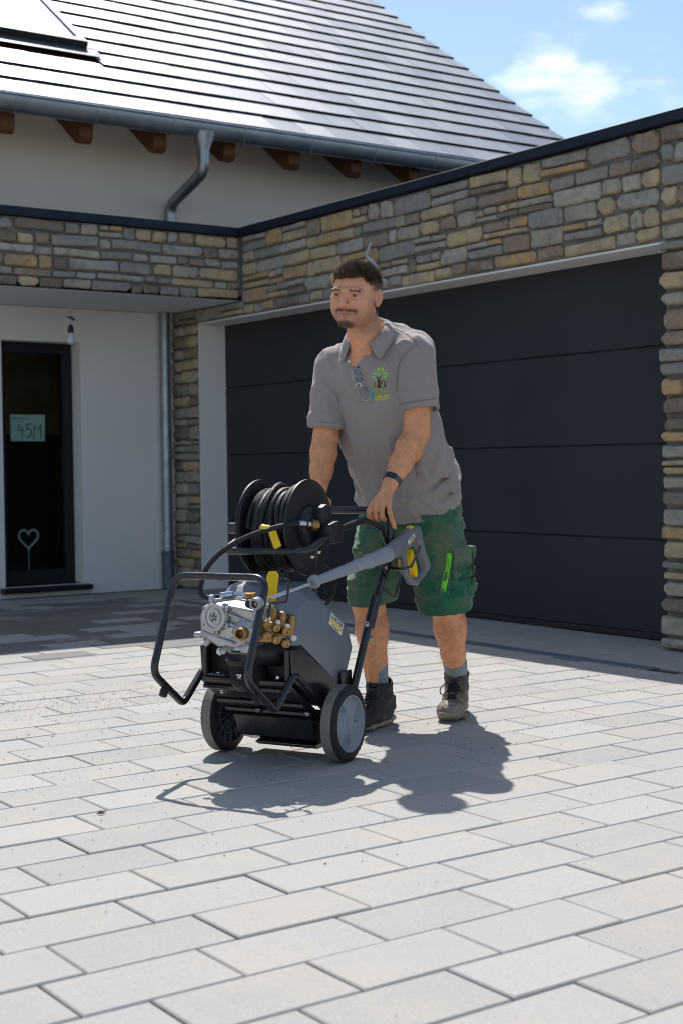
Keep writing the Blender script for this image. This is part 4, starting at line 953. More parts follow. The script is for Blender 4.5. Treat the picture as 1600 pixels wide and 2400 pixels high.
# ================================================================== PERSON
# same frame as the machine: x to his left, y backwards, z up; he faces -y
class SDF:
    def __init__(s, lo, hi, h):
        s.lo = np.array(lo, np.float32); s.h = h
        s.n = np.ceil((np.array(hi)-np.array(lo))/h).astype(int)+1
        s.g = np.full(s.n, 0.5, np.float32)
    def _box(s, lo, hi):
        a = np.clip(np.floor((np.array(lo)-s.lo)/s.h).astype(int), 0, s.n); b = np.clip(np.ceil((np.array(hi)-s.lo)/s.h).astype(int)+1, 0, s.n)
        sl = tuple(slice(int(a[i]), int(b[i])) for i in range(3))
        ax = [s.lo[i]+s.h*np.arange(a[i], b[i], dtype=np.float32) for i in range(3)]
        return sl, ax[0][:, None, None], ax[1][None, :, None], ax[2][None, None, :]
    def apply(s, fn, lo, hi, k=0.01, op='u'):
        m = k+4*s.h
        sl, X, Y, Z = s._box(np.array(lo)-m, np.array(hi)+m)
        if min(q.stop-q.start for q in sl) <= 0: return s
        d = fn(X, Y, Z); g = s.g[sl]
        if op == 'u':
            if k > 0:
                t = np.clip(0.5+0.5*(g-d)/k, 0, 1); s.g[sl] = g*(1-t)+d*t-k*t*(1-t)
            else: s.g[sl] = np.minimum(g, d)
        elif op == 's':
            d = -d
            if k > 0:
                t = np.clip(0.5-0.5*(g-d)/k, 0, 1); s.g[sl] = g*(1-t)+d*t+k*t*(1-t)
            else: s.g[sl] = np.maximum(g, d)
        elif op == 'i': s.g[sl] = np.maximum(g, d)
        return s
    def cone(s, p, q, r1, r2, k=0.01, op='u'):
        p = np.array(p, float); q = np.array(q, float); d = q-p; L2 = float(d@d); r = max(r1, r2)
        def fn(X, Y, Z):
            t = np.clip(((X-p[0])*d[0]+(Y-p[1])*d[1]+(Z-p[2])*d[2])/L2, 0, 1)
            return np.sqrt((X-p[0]-t*d[0])**2+(Y-p[1]-t*d[1])**2+(Z-p[2]-t*d[2])**2)-(r1+(r2-r1)*t)
        return s.apply(fn, np.minimum(p, q)-r, np.maximum(p, q)+r, k, op)
    def path(s, pts, rs, k=0.01, op='u'):
        for i in range(len(pts)-1): s.cone(pts[i], pts[i+1], rs[i], rs[i+1], k, op)
        return s
    def ell(s, c, r, M=None, k=0.01, op='u'):
        c = np.array(c, float); r = np.array(r, float); M = np.eye(3) if M is None else np.array(M, float); rm = r.max()
        def fn(X, Y, Z):
            u = [((X-c[0])*M[0, i]+(Y-c[1])*M[1, i]+(Z-c[2])*M[2, i]) for i in range(3)]
            k0 = np.sqrt((u[0]/r[0])**2+(u[1]/r[1])**2+(u[2]/r[2])**2); k1 = np.sqrt((u[0]/r[0]**2)**2+(u[1]/r[1]**2)**2+(u[2]/r[2]**2)**2)
            return k0*(k0-1)/np.maximum(k1, 1e-6)
        return s.apply(fn, c-rm, c+rm, k, op)
    def box(s, c, r, M=None, rnd_=0.005, k=0.01, op='u'):
        c = np.array(c, float); r = np.array(r, float); M = np.eye(3) if M is None else np.array(M, float); rm = np.linalg.norm(r)
        def fn(X, Y, Z):
            q = [np.abs((X-c[0])*M[0, i]+(Y-c[1])*M[1, i]+(Z-c[2])*M[2, i])-(r[i]-rnd_) for i in range(3)]
            o = np.sqrt(np.maximum(q[0], 0)**2+np.maximum(q[1], 0)**2+np.maximum(q[2], 0)**2)
            return o+np.minimum(np.maximum(np.maximum(q[0], q[1]), q[2]), 0)-rnd_
        return s.apply(fn, c-rm, c+rm, k, op)
    def loft(s, secs, k=0.02, op='u'):
        """secs: (centre, ru, rv, u dir, v dir) elliptical sections, piecewise"""
        C_ = np.array([q[0] for q in secs], float)
        for i in range(len(secs)-1):
            p, q = C_[i], C_[i+1]; d = q-p; L2 = float(d@d)
            (_, ru1, rv1, u1, v1), (_, ru2, rv2, u2, v2) = secs[i], secs[i+1]
            u = (np.array(u1)+np.array(u2))/2; u = u/np.linalg.norm(u); dn = d/np.linalg.norm(d); u = u-dn*(u@dn); u /= np.linalg.norm(u); v = np.cross(dn, u); rm = max(ru1, ru2, rv1, rv2)
            def fn(X, Y, Z):
                x, y, z = X-p[0], Y-p[1], Z-p[2]
                t = np.clip((x*d[0]+y*d[1]+z*d[2])/L2, 0, 1); ts = t
                x = x-t*d[0]; y = y-t*d[1]; z = z-t*d[2]
                a = x*u[0]+y*u[1]+z*u[2]; b = x*v[0]+y*v[1]+z*v[2]; w_ = x*dn[0]+y*dn[1]+z*dn[2]
                ra = ru1+(ru2-ru1)*ts; rb = rv1+(rv2-rv1)*ts
                k0 = np.sqrt((a/ra)**2+(b/rb)**2+(w_/np.minimum(ra, rb))**2); k1 = np.sqrt((a/ra**2)**2+(b/rb**2)**2+(w_/np.minimum(ra, rb)**2)**2)
                return np.where(k1 < 1e-5, -np.minimum(ra, rb), k0*(k0-1)/np.maximum(k1, 1e-5))
            s.apply(fn, np.minimum(p, q)-rm, np.maximum(p, q)+rm, k, op)
        return s
    def cut(s, p, n):
        """remove everything on the side n points to"""
        p = np.array(p, float); n = np.array(n, float); n /= np.linalg.norm(n)
        X = s.lo[0]+s.h*np.arange(s.n[0], dtype=np.float32); Y = s.lo[1]+s.h*np.arange(s.n[1], dtype=np.float32); Z = s.lo[2]+s.h*np.arange(s.n[2], dtype=np.float32)
        d = ((X-p[0])*n[0])[:, None, None]+((Y-p[1])*n[1])[None, :, None]+((Z-p[2])*n[2])[None, None, :]
        s.g = np.maximum(s.g, d.astype(np.float32)); return s
    def mesh(s, name='body'):
        g = s.g; S = (g < 0).view(np.uint8); n = np.array(g.shape)
        cs = S[:-1, :-1, :-1]+S[1:, :-1, :-1]+S[:-1, 1:, :-1]+S[:-1, :-1, 1:]+S[1:, 1:, :-1]+S[1:, :-1, 1:]+S[:-1, 1:, 1:]+S[1:, 1:, 1:]
        act = np.argwhere((cs > 0) & (cs < 8)); idx = np.full(n-1, -1, np.int32); idx[act[:, 0], act[:, 1], act[:, 2]] = np.arange(len(act))
        acc = np.zeros((len(act), 3), np.float32); cnt = np.zeros(len(act), np.float32)
        corners = [(0, 0, 0), (1, 0, 0), (0, 1, 0), (1, 1, 0), (0, 0, 1), (1, 0, 1), (0, 1, 1), (1, 1, 1)]
        val = [g[act[:, 0]+c[0], act[:, 1]+c[1], act[:, 2]+c[2]] for c in corners]
        for i in range(8):
            for j in range(i+1, 8):
                if sum(abs(corners[i][q]-corners[j][q]) for q in range(3)) != 1: continue
                a, b = val[i], val[j]; m = (a < 0) != (b < 0); t = np.where(m, a/np.where(m, a-b, 1), 0)
                ci, cj = np.array(corners[i], np.float32), np.array(corners[j], np.float32)
                acc += np.where(m[:, None], ci+(cj-ci)*t[:, None], 0); cnt += m
        V = s.lo+(act+acc/cnt[:, None])*s.h
        F = []
        for ax in range(3):
            a1, a2 = (ax+1) % 3, (ax+2) % 3
            sl0 = [slice(None)]*3; sl1 = [slice(None)]*3
            sl0[ax] = slice(0, -1); sl1[ax] = slice(1, None)
            e = S[tuple(sl0)] != S[tuple(sl1)]; pts = np.argwhere(e)
            ok = (pts[:, a1] > 0) & (pts[:, a2] > 0) & (pts[:, a1] < n[a1]-1) & (pts[:, a2] < n[a2]-1); pts = pts[ok]
            flip = S[tuple(pts.T)] == 0
            def gi(o1, o2):
                q = pts.copy(); q[:, a1] -= o1; q[:, a2] -= o2; return idx[q[:, 0], q[:, 1], q[:, 2]]
            quad = np.stack([gi(1, 1), gi(0, 1), gi(0, 0), gi(1, 0)], 1); quad[flip] = quad[flip][:, ::-1]; F.append(quad)
        F = np.concatenate(F)
        me = bpy.data.meshes.new(name); me.vertices.add(len(V)); me.vertices.foreach_set('co', V.astype(np.float32).ravel())
        me.loops.add(len(F)*4); me.loops.foreach_set('vertex_index', F.astype(np.int32).ravel())
        me.polygons.add(len(F)); me.polygons.foreach_set('loop_start', np.arange(0, len(F)*4, 4, dtype=np.int32)); me.polygons.foreach_set('loop_total', np.full(len(F), 4, np.int32))
        me.update(calc_edges=True); me.polygons.foreach_set('use_smooth', np.ones(len(F), bool)); return me
def coords_of(me):
    a = np.empty(len(me.vertices)*3, np.float32); me.vertices.foreach_get('co', a); return a.reshape(-1, 3)
def normals_of(me):
    a = np.empty(len(me.vertices)*3, np.float32); me.vertices.foreach_get('normal', a); return a.reshape(-1, 3)
def relax(me, it=2, lam=0.5):
    V = coords_of(me).astype(np.float64); E_ = np.empty(len(me.edges)*2, np.int32); me.edges.foreach_get('vertices', E_); E_ = E_.reshape(-1, 2)
    deg = np.bincount(E_.ravel(), minlength=len(V)).astype(float)
    for q in range(it*2):
        acc = np.zeros_like(V)
        for c in range(3): acc[:, c] = np.bincount(E_[:, 0], V[E_[:, 1], c], len(V))+np.bincount(E_[:, 1], V[E_[:, 0], c], len(V))
        L_ = acc/np.maximum(deg, 1)[:, None]-V
        V = V+(lam if q % 2 == 0 else -lam*1.03)*L_
    me.vertices.foreach_set('co', V.astype(np.float32).ravel()); me.update()
def vnoise(P, scale, seed=0):
    """cheap smooth value noise on points"""
    rs = np.random.RandomState(seed); T = rs.rand(32, 32, 32).astype(np.float32)
    q = P*scale+7.3; i = np.floor(q).astype(int); f = q-i; f = f*f*(3-2*f); i %= 32; j = (i+1) % 32
    def t(a, b, c): return T[a, b, c]
    x0, y0, z0 = i.T; x1, y1, z1 = j.T; fx, fy, fz = f.T
    return ((t(x0, y0, z0)*(1-fx)+t(x1, y0, z0)*fx)*(1-fy)+(t(x0, y1, z0)*(1-fx)+t(x1, y1, z0)*fx)*fy)*(1-fz)+((t(x0, y0, z1)*(1-fx)+t(x1, y0, z1)*fx)*(1-fy)+(t(x0, y1, z1)*(1-fx)+t(x1, y1, z1)*fx)*fy)*fz
def set_color(me, name, C_):
    at = me.color_attributes.new(name, 'FLOAT_COLOR', 'POINT'); a = np.ones((len(C_), 4), np.float32); a[:, :3] = C_; at.data.foreach_set('color', a.ravel())

PORG = Vector(MORG)
person = empty('person', MORG, MROT, label='dark-haired bearded man in grey polo shirt and green work shorts pushing the pressure washer', cat='person')
# ---- skeleton
SHL, ELL, WRL = (.222, .630, 1.412), (.226, .622, 1.118), (.184, .474, .925)
SHR, ELR, WRR = (-.122, .622, 1.380), (-.137, .580, 1.105), (-.118, .486, .898)
HIPL, KNL, ANL = (.160, .872, .90), (.226, .868, .462), (.196, 1.052, .115)
HIPR, KNR, ANR = (-.012, .868, .90), (-.010, .672, .472), (.030, .668, .115)
NB = (.052, .585, 1.465)
HC = np.array((.044, .492, 1.628))
HR = np.array((Matrix.Rotation(R(5), 3, 'Z') @ Matrix.Rotation(R(6), 3, 'Y') @ Matrix.Rotation(R(7), 3, 'X')))
def hp(x, y, z): return HC+HR @ np.array((x, y, z))
HS = 1.04
HV = np.array((1.13, 1.04, 0.97))
def hq(x, y, z): return hp(x*HV[0], y*HV[1], z*HV[2])

# ---- skin
B = SDF((-.27, .33, -.02), (.38, 1.19, 1.79), 0.0031)
# torso core under the clothes
B.loft([((.075, .862, .86), .155, .105, (1, 0, 0), 0), ((.07, .79, 1.02), .150, .105, (1, 0, 0), 0), ((.062, .70, 1.20), .160, .100, (1, 0, 0), 0), ((.055, .645, 1.335), .165, .085, (1, 0, 0), 0)], .03)
B.cone((.055, .63, 1.36), SHL, .06, .05, .03); B.cone((.055, .63, 1.36), SHR, .06, .05, .03); B.cone((.052, .605, 1.44), (.16, .635, 1.405), .052, .045, .03); B.cone((.052, .605, 1.44), (-.06, .63, 1.395), .052, .045, .03)
B.loft([((.053, .625, 1.35), .085, .070, (1, 0, 0), 0), (NB, .066, .062, (1, 0, 0), 0), (hp(0, .030, -.045), .055, .062, (1, 0, 0), 0)], .03)
B.cone((.050, .565, 1.40), hp(0, .010, -.095), .050, .038, .025); B.ell((.051, .560, 1.36), (.085, .052, .07), None, .03)
def limb(pts, rs, k=.02): B.path(pts, rs, k)
def lerp(a, b, t): return tuple(np.array(a)+(np.array(b)-np.array(a))*t)
# arms
limb([SHL, lerp(SHL, ELL, .5), ELL], [.056, .056, .048]); limb([ELL, lerp(ELL, WRL, .28), lerp(ELL, WRL, .6), WRL], [.0455, .0480, .041, .0285])
limb([SHR, lerp(SHR, ELR, .5), ELR], [.056, .056, .047]); limb([ELR, lerp(ELR, WRR, .28), lerp(ELR, WRR, .6), WRR], [.0455, .0485, .041, .0285])
B.ell(lerp(ELL, WRL, .25)+np.array((.012, .01, .0)), (.030, .031, .06), None, .02); B.ell(lerp(ELR, WRR, .25)+np.array((-.012, .01, .0)), (.032, .034, .06), None, .02)
# legs
for (H_, K_, A_, s) in ((HIPL, KNL, ANL, 1), (HIPR, KNR, ANR, -1)):
    limb([H_, K_], [.085, .062], .03)
    K_, A_ = np.array(K_), np.array(A_)
    limb([K_, lerp(K_, A_, .3), lerp(K_, A_, .62), A_], [.057, .0575, .045, .0375], .025)
    B.ell(lerp(K_, A_, .30)+np.array((.012*s, .026, 0)), (.043, .040, .095), None, .03); B.ell(lerp(K_, A_, .30)+np.array((-.018*s, .020, 0)), (.036, .036, .085), None, .03)
    B.ell(K_+np.array((0, -.022, -.01)), (.040, .034, .045), None, .02)
    B.cone(A_, A_+np.array((0, -.03, -.05)), .037, .035, .02)
# hands: five fingers each; palm as a flat pad
def hand(W, mcp, fingers, thumb, back):
    W = np.array(W)
    for m_ in mcp: B.cone(lerp(W, m_, .12), lerp(W, m_, .97), .0165, .0112, .012)
    for f_, r_ in fingers: B.path(f_, r_, .004)
    B.path(thumb[0], thumb[1], .008)
FL = [(.140, .424, .856), (.161, .417, .861), (.182, .418, .860), (.203, .426, .853)]
fingersL = []
for i, m_ in enumerate(FL[:3]):
    x = m_[0]; dx = (-.004, -.001, .002)[i]
    fingersL.append(([m_, (x+dx, .404+.002*i, .835), (x+dx*1.4, .410, .812), (x+dx*1.5, .428, .803), (x+dx, .444, .808)], [.0112, .0104, .0098, .0092, .0082]))
fingersL.append(([FL[3], (.214, .412, .828), (.224, .407, .804), (.231, .409, .780), (.233, .412, .772)], [.0100, .0092, .0086, .0078, .0064]))
hand(WRL, FL, fingersL, ([(.168, .468, .905), (.140, .478, .872), (.128, .470, .842), (.124, .457, .822)], [.016, .0145, .0115, .0095]), None)
FR = [(-.150, .424, .853), (-.128, .418, .860), (-.107, .418, .861), (-.086, .424, .856)]
fingersR = [([m_, (m_[0], .404, .835), (m_[0], .410, .812), (m_[0], .428, .803), (m_[0], .444, .808)], [.0110, .0104, .0098, .0092, .0082]) for m_ in FR]
hand(WRR, FR, fingersR, ([(-.100, .476, .885), (-.078, .480, .862), (-.070, .466, .838), (-.068, .452, .820)], [.016, .0145, .0115, .0095]), None)
# head
def E(c, r, k=.012, op='u', M=None): B.ell(hq(*c), np.array(r)*HV, HR if M is None else HR @ M, k, op)
def Cn(p, q, r1, r2, k=.008, op='u'): B.cone(hq(*p), hq(*q), r1*HS, r2*HS, k, op)
E((0, .018, .030), (.0745, .094, .083), .01); E((0, -.028, -.020), (.0645, .064, .088), .03); E((0, -.032, -.068), (.054, .050, .048), .03)
E((0, -.070, -.098), (.026, .022, .020), .025)
for s in (-1, 1):
    E((s*.043, -.050, -.018), (.022, .029, .021), .02); E((s*.038, -.044, -.052), (.025, .026, .026), .02)
    E((s*.050, .004, -.060), (.016, .028, .030), .025)
    Cn((s*.013, -.0915, .0200), (s*.030, -.0885, .0220), .0085, .0080, .010); Cn((s*.030, -.0885, .0220), (s*.048, -.0740, .0190), .0080, .0070, .010)
    E((s*.0310, -.0975, .0030), (.0180, .0175, .0110), .007, 's')
    E((s*.0315, -.0730, .003), (.0155, .0125, .0125), .004)
    Cn((s*.019, -.0860, .0082), (s*.033, -.0880, .0094), .0040, .0040, .004); Cn((s*.033, -.0880, .0094), (s*.047, -.0775, .0058), .0040, .0034, .004)
    Cn((s*.020, -.0855, -.0050), (s*.033, -.0868, -.0062), .0032, .0034, .005); Cn((s*.033, -.0868, -.0062), (s*.045, -.0775, -.0035), .0034, .0030, .005)
    E((s*.0125, -.1000, -.034), (.0075, .0105, .0075), .005)
    # ear
    Er = np.array((Matrix.Rotation(R(-s*18), 3, 'Z') @ Matrix.Rotation(R(-8), 3, 'X')))
    E((s*.0775, .012, -.004), (.0085, .0195, .0325), .005, 'u', Er); E((s*.0855, .006, -.002), (.0062, .0110, .0190), .004, 's', Er); E((s*.077, .004, -.030), (.0065, .0095, .011), .005)
Cn((0, -.0905, .020), (0, -.1140, -.024), .0078, .0108, .009); E((0, -.1165, -.029), (.0120, .0105, .0095), .006); Cn((0, -.1120, -.036), (0, -.0960, -.044), .0060, .0050, .006)
Cn((-.026, -.0835, -.0610), (0, -.0955, -.0615), .0044, .0062, .006); Cn((0, -.0955, -.0615), (.028, -.0825, -.0565), .0062, .0044, .006)
Cn((-.017, -.0850, -.0745), (.017, -.0845, -.0730), .0060, .0060, .008); E((0, -.0905, -.0745), (.013, .0065, .0060), .007)
B.path([hq(-.034, -.0805, -.0595), hq(-.016, -.0945, -.0680), hq(0, -.0975, -.0692), hq(.016, -.0942, -.0668), hq(.036, -.0790, -.0540)], [.0024*HS]*5, .004, 's')
for s in (-1, 1): Cn((s*.017, -.093, -.036), (s*.036, -.076, -.055), .0030, .0024, .008, 's')
skin_me = B.mesh('body'); relax(skin_me, 1)
P_ = coords_of(skin_me).astype(np.float64); H_ = ((P_-HC) @ HR)/HV
def g2(c, r): return np.exp(-(((H_-np.array(c))/np.array(r))**2).sum(1))
base = np.array((.655, .315, .180)); tan = np.array((.70, .308, .150))
isface = np.clip((P_[:, 2]-1.46)/.03, 0, 1)[:, None]
Ccol = tan*(1-isface)+base*isface
nz1 = vnoise(P_, 38, 1); nz2 = vnoise(P_, 130, 2); nz3 = vnoise(P_, 12, 5)
Ccol = Ccol*(0.80+.24*nz1+.22*nz2)[:, None]*(0.90+.20*nz3)[:, None]
legs = np.clip((.55-P_[:, 2])/.05, 0, 1)[:, None]; Ccol = Ccol*(1-legs)+(Ccol*np.array((1.04, 1.0, .98)))*legs
red = np.array((.60, .255, .185))
def blend(col, w, amt):
    global Ccol
    w = np.clip(w, 0, 1)[:, None]*amt; Ccol = Ccol*(1-w)+np.array(col)*w
infront = (H_[:, 1] < .02) & (isface[:, 0] > .5)
for s in (-1, 1):
    blend(red, g2((s*.042, -.065, -.022), (.022, .035, .020)), .55); blend(red, g2((s*.080, .012, -.004), (.018, .03, .04)), .65)
    blend((.40, .21, .155), g2((s*.031, -.085, -.010), (.018, .02, .006))*infront, .55)
    blend((.25, .13, .10), g2((s*.031, -.085, .012), (.018, .02, .004))*infront, .6); blend((.03, .018, .014), g2((s*.032, -.088, .0058), (.0145, .02, .0016))*infront, .9)
blend(red, g2((0, -.115, -.028), (.018, .02, .02)), .6)
blend((.50, .185, .150), np.maximum(g2((0, -.095, -.0625), (.021, .02, .0042)), g2((0, -.093, -.0745), (.017, .02, .0052))), .85)
blend((.09, .035, .028), g2((0, -.095, -.0675), (.030, .03, .0017)), .85)
dk = (.055, .034, .026)
must = np.maximum(g2((.016, -.092, -.0525), (.017, .03, .0058)), g2((-.016, -.092, -.0525), (.017, .03, .0058)))
for s in (-1, 1): must = np.maximum(must, .7*g2((s*.032, -.080, -.0585), (.0045, .03, .006)))
blend(dk, must*1.25*infront, .85)
goat = g2((0, -.080, -.105), (.026, .045, .015)); blend(dk, goat*1.3*infront*(H_[:, 2] < -.080), .88)
blend(dk, g2((0, -.09, -.084), (.006, .03, .005)), .45)
stub = np.clip((-.035-H_[:, 2])/.04, 0, 1)*np.clip((.055-H_[:, 1])/.03, 0, 1)*isface[:, 0]*np.clip((H_[:, 2]+.16)/.03, 0, 1)*np.clip((np.abs(H_[:, 0])-.012)/.02, .35, 1)
blend((.11, .066, .050), stub*(.5+.9*nz2), .46)
for s in (-1, 1):
    br = np.exp(-((H_[:, 2]-(-.0022+.0225+.10*(np.abs(H_[:, 0])-.014)*(np.abs(H_[:, 0]) < .036)-.18*np.maximum(np.abs(H_[:, 0])-.036, 0)))/.0036)**2)*np.clip((np.abs(H_[:, 0])-.011)/.004, 0, 1)*np.clip((.054-np.abs(H_[:, 0]))/.01, 0, 1)*infront*(H_[:, 1] < -.04)
blend((.06, .037, .028), br, .82)
# scalp under the hair
hairline = .0635+.010*(vnoise(P_, 55, 41)-.5)+.004*np.sin(H_[:, 0]*70)-.020*np.clip((np.abs(H_[:, 0])-.045)/.02, 0, 1)
scalp = np.clip((H_[:, 2]-hairline)/.008, 0, 1)*np.clip((H_[:, 1]+.085)/.01, 0, 1)
sidez = np.clip((H_[:, 2]+.006+np.clip((H_[:, 1]-.02)*.9, -.02, .10))/.014, 0, 1)*np.clip((H_[:, 1]+.030-.3*np.maximum(0, H_[:, 2]-.02))/.008, 0, 1)*(np.abs(H_[:, 0]) > .035)
back_ = np.clip((H_[:, 1]-.03)/.01, 0, 1)*np.clip((H_[:, 2]+.075)/.01, 0, 1)
HAIRM = np.clip(np.maximum(np.maximum(scalp, sidez), back_), 0, 1)*isface[:, 0]*(np.abs(H_[:, 0]) < .0765)
blend((.07, .046, .034), HAIRM*np.clip(.62+.3*np.clip((H_[:, 2]-.03)/.03, 0, 1), 0, 1), .95)
# knuckles and finger tips a little redder
kn = np.zeros(len(P_))
for m_ in FL: kn = np.maximum(kn, np.exp(-(((P_-np.array(m_))/.012)**2).sum(1)))
blend((.66, .33, .235), kn, .5)
set_color(skin_me, 'skin_tone', np.clip(Ccol, 0, 1))
def make_skin():
    m = Mat('skin'); c = m.attr('skin_tone'); v = m.coords(); n = m.noise(v, 420, 3, 0.7); n2 = m.noise(v, 70, 4, 0.6)
    c = m.mix(m.ramp(n, [(0.3, 0.16), (0.6, 0.0)]), c, (0.22, 0.10, 0.06))
    m.set(color=c, rough=m.ramp(n2, [(0.3, 0.42), (0.7, 0.56)]), spec=0.42, sss=0.06)
    m.b.inputs['Subsurface Radius'].default_value = (.012, .005, .003); m.b.inputs['Subsurface Scale'].default_value = 0.6
    m.bump(n, 0.12, 0.002); return m.m
body = link('body', skin_me, make_skin(), person)
del B
# eyes
def make_eye():
    m = Mat('eye'); v = m.coords('Object'); ln = m.n.new('ShaderNodeVectorMath'); ln.operation = 'NORMALIZE'; m.l.new(v, ln.inputs[0])
    sp = m.n.new('ShaderNodeSeparateXYZ'); m.l.new(ln.outputs[0], sp.inputs[0])
    f = m.math('MULTIPLY', sp.outputs[1], -1.0)
    n = m.noise(v, 300, 2)
    c = m.ramp(m.math('ADD', f, m.math('MULTIPLY', n, 0.01)), [(0.0, (0.36, 0.33, 0.31)), (0.78, (0.40, 0.37, 0.35)), (0.80, (0.035, 0.022, 0.015)), (0.975, (0.06, 0.035, 0.022)), (0.982, (0.005, 0.005, 0.005))])
    m.set(color=c, rough=0.12, spec=0.6); return m.m
M_EYE = make_eye()
for s in (-1, 1):
    b = MB(); b.lathe([(-.0118*math.cos(math.pi*k/14), max(.0118*math.sin(math.pi*k/14), 1e-5)) for k in range(15)], (0, 0, 0), (0, -1, 0), 24, cap=False)
    e = link('eye', b.mesh(), M_EYE, person); gz = Matrix.Rotation(R(-8), 3, 'Z') @ Matrix.Rotation(R(-3), 3, 'X')
    e.matrix_local = Matrix.Translation(hq(s*.0315, -.0783, .0030)) @ Matrix(HR.tolist()).to_4x4() @ gz.to_4x4()

# ---- hair: fine tapered strands rooted on the scalp
class Strands:
    def __init__(s): s.V = []; s.F = []
    def add(s, p, d, up, L_, r, curl=0.0, seg=3):
        p = np.array(p); d = np.array(d)/np.linalg.norm(d); o = len(s.V)
        a = np.cross(d, up); a /= max(np.linalg.norm(a), 1e-6); b = np.cross(d, a)
        for k in range(seg):
            t = k/seg; c = p+d*L_*t+np.array(up)*curl*L_*t*t; rr = r*(1-.75*t)
            for q in range(3):
                th = 2*math.pi*q/3; s.V.append(c+(a*math.cos(th)+b*math.sin(th))*rr)
        s.V.append(p+d*L_+np.array(up)*curl*L_)
        for k in range(seg-1):
            for q in range(3): s.F.append((o+k*3+q, o+k*3+(q+1) % 3, o+k*3+3+(q+1) % 3, o+k*3+3+q))
        for q in range(3): s.F.append((o+(seg-1)*3+q, o+(seg-1)*3+(q+1) % 3, o+seg*3))
    def mesh(s, name):
        me = bpy.data.meshes.new(name); me.from_pydata([tuple(v) for v in s.V], [], s.F); me.polygons.foreach_set('use_smooth', [True]*len(me.polygons)); me.update(); return me
def make_hair():
    m = Mat('dark_brown_hair'); i = m.n.new('ShaderNodeNewGeometry')
    m.set(color=m.ramp(i.outputs['Random Per Island'], [(0, (0.045, 0.027, 0.016)), (0.5, (0.11, 0.066, 0.040)), (1, (0.28, 0.18, 0.11))]), rough=0.42, spec=0.5)
    return m.m
M_HAIR = make_hair()
hrn = np.random.RandomState(8); N_sk = normals_of(skin_me)
w = HAIRM*(H_[:, 2] > -.07); cand = np.where(w > .5)[0]; area_w = w[cand]
pick = hrn.choice(cand, 13000, replace=True)
st = Strands()
for v_ in pick:
    p = P_[v_]+hrn.normal(0, .0012, 3); n = N_sk[v_].astype(float); h = H_[v_]
    topn = np.clip((h[2]-.045)/.030, 0, 1)
    if topn < .2 and hrn.rand() < .45: continue
    L_ = .006+.030*topn*(0.45+.8*hrn.rand())+.003*hrn.rand()
    if h[1] < -.045: L_ *= 1.12
    fwd = HR @ np.array((.25*hrn.normal()+.10, -1.0, .12)); down = HR @ np.array((0, .25, -1.0))
    clump = vnoise(np.array([[p[0], p[1], p[2]]]), 70, 9)[0]-.5
    d = n*(.62+.9*clump)+fwd*(1.0*topn)+down*(.8*(1-topn))+hrn.normal(0, .22, 3)+HR @ np.array((clump*1.1, 0, .2*topn))
    st.add(p-n*.001, d, n, L_, .00062+.00028*topn, -.10 if topn > .5 else 0)
link('hair', st.mesh('hair'), M_HAIR, person)
st = Strands()
sel = np.where((goat*infront*(H_[:, 2] < -.082) > .35) | (must*infront > .4))[0]
for v_ in hrn.choice(sel, 1100):
    n = N_sk[v_].astype(float); d = n*.28+HR @ np.array((np.sign(H_[v_][0])*.45, -.1, -1.0))+hrn.normal(0, .22, 3); st.add(P_[v_]+hrn.normal(0, .0008, 3)-n*.0005, d, n, .0045+.002*hrn.rand(), .0004, 0, 2)
link('beard', st.mesh('beard'), M_HAIR, person)
for sg in (-1, 1):
    st = Strands(); sel = np.where((br > .35) & (H_[:, 0]*sg > 0))[0]
    for v_ in hrn.choice(sel, 170):
        n = N_sk[v_].astype(float); d = n*.30+HR @ np.array((sg*1.0, 0, .25))+hrn.normal(0, .2, 3); st.add(P_[v_]-n*.0006, d, n, .0055, .00038, 0, 2)
    link('eyebrow', st.mesh('eyebrow'), M_HAIR, person)

# ---- polo shirt
ax = np.array(NB)-np.array((.075, .862, .90)); ax /= np.linalg.norm(ax)
S_ = SDF((-.27, .40, .72), (.40, 1.10, 1.56), 0.0042)
SL = SDF((-.27, .40, .72), (.40, 1.10, 1.56), 0.0042)
U_ = (1, 0, 0)
S_.loft([((.092, .885, .80), .200, .156, U_, 0), ((.088, .842, .90), .197, .155, U_, 0), ((.080, .795, 1.00), .194, .151, U_, 0), ((.068, .735, 1.12), .198, .145, U_, 0), ((.060, .680, 1.24), .200, .136, U_, 0), ((.055, .645, 1.335), .180, .112, U_, 0)], .03)
S_.cone((.055, .630, 1.385), (SHL[0]-.016, SHL[1]+.002, SHL[2]-.012), .070, .066, .03); S_.cone((.055, .630, 1.385), (SHR[0]+.016, SHR[1]+.002, SHR[2]-.010), .070, .064, .03)
S_.cone((.052, .622, 1.472), (.170, .640, 1.430), .060, .060, .03); S_.cone((.052, .622, 1.472), (-.065, .632, 1.408), .060, .058, .03)
S_.loft([((.053, .625, 1.41), .098, .084, U_, 0), ((.052, .600, 1.485), .076, .076, U_, 0)], .03)
S_.ell((.052, .570, 1.345), (.115, .062, .085), None, .04)
S_.cone((.085, .695, 1.488), (.198, .702, 1.444), .058, .056, .04); S_.cone((.05, .690, 1.470), (-.06, .69, 1.425), .055, .05, .04)
SLL, SLR = (.236, .624, 1.198), (-.136, .590, 1.150)
dL = np.array(SLL)-np.array(SHL); dR = np.array(SLR)-np.array(SHR)
SL.cone(SHL, np.array(SLL)+dL*.25, .070, .077, .01); SL.cone(SHR, np.array(SLR)+dR*.22, .066, .070, .01)
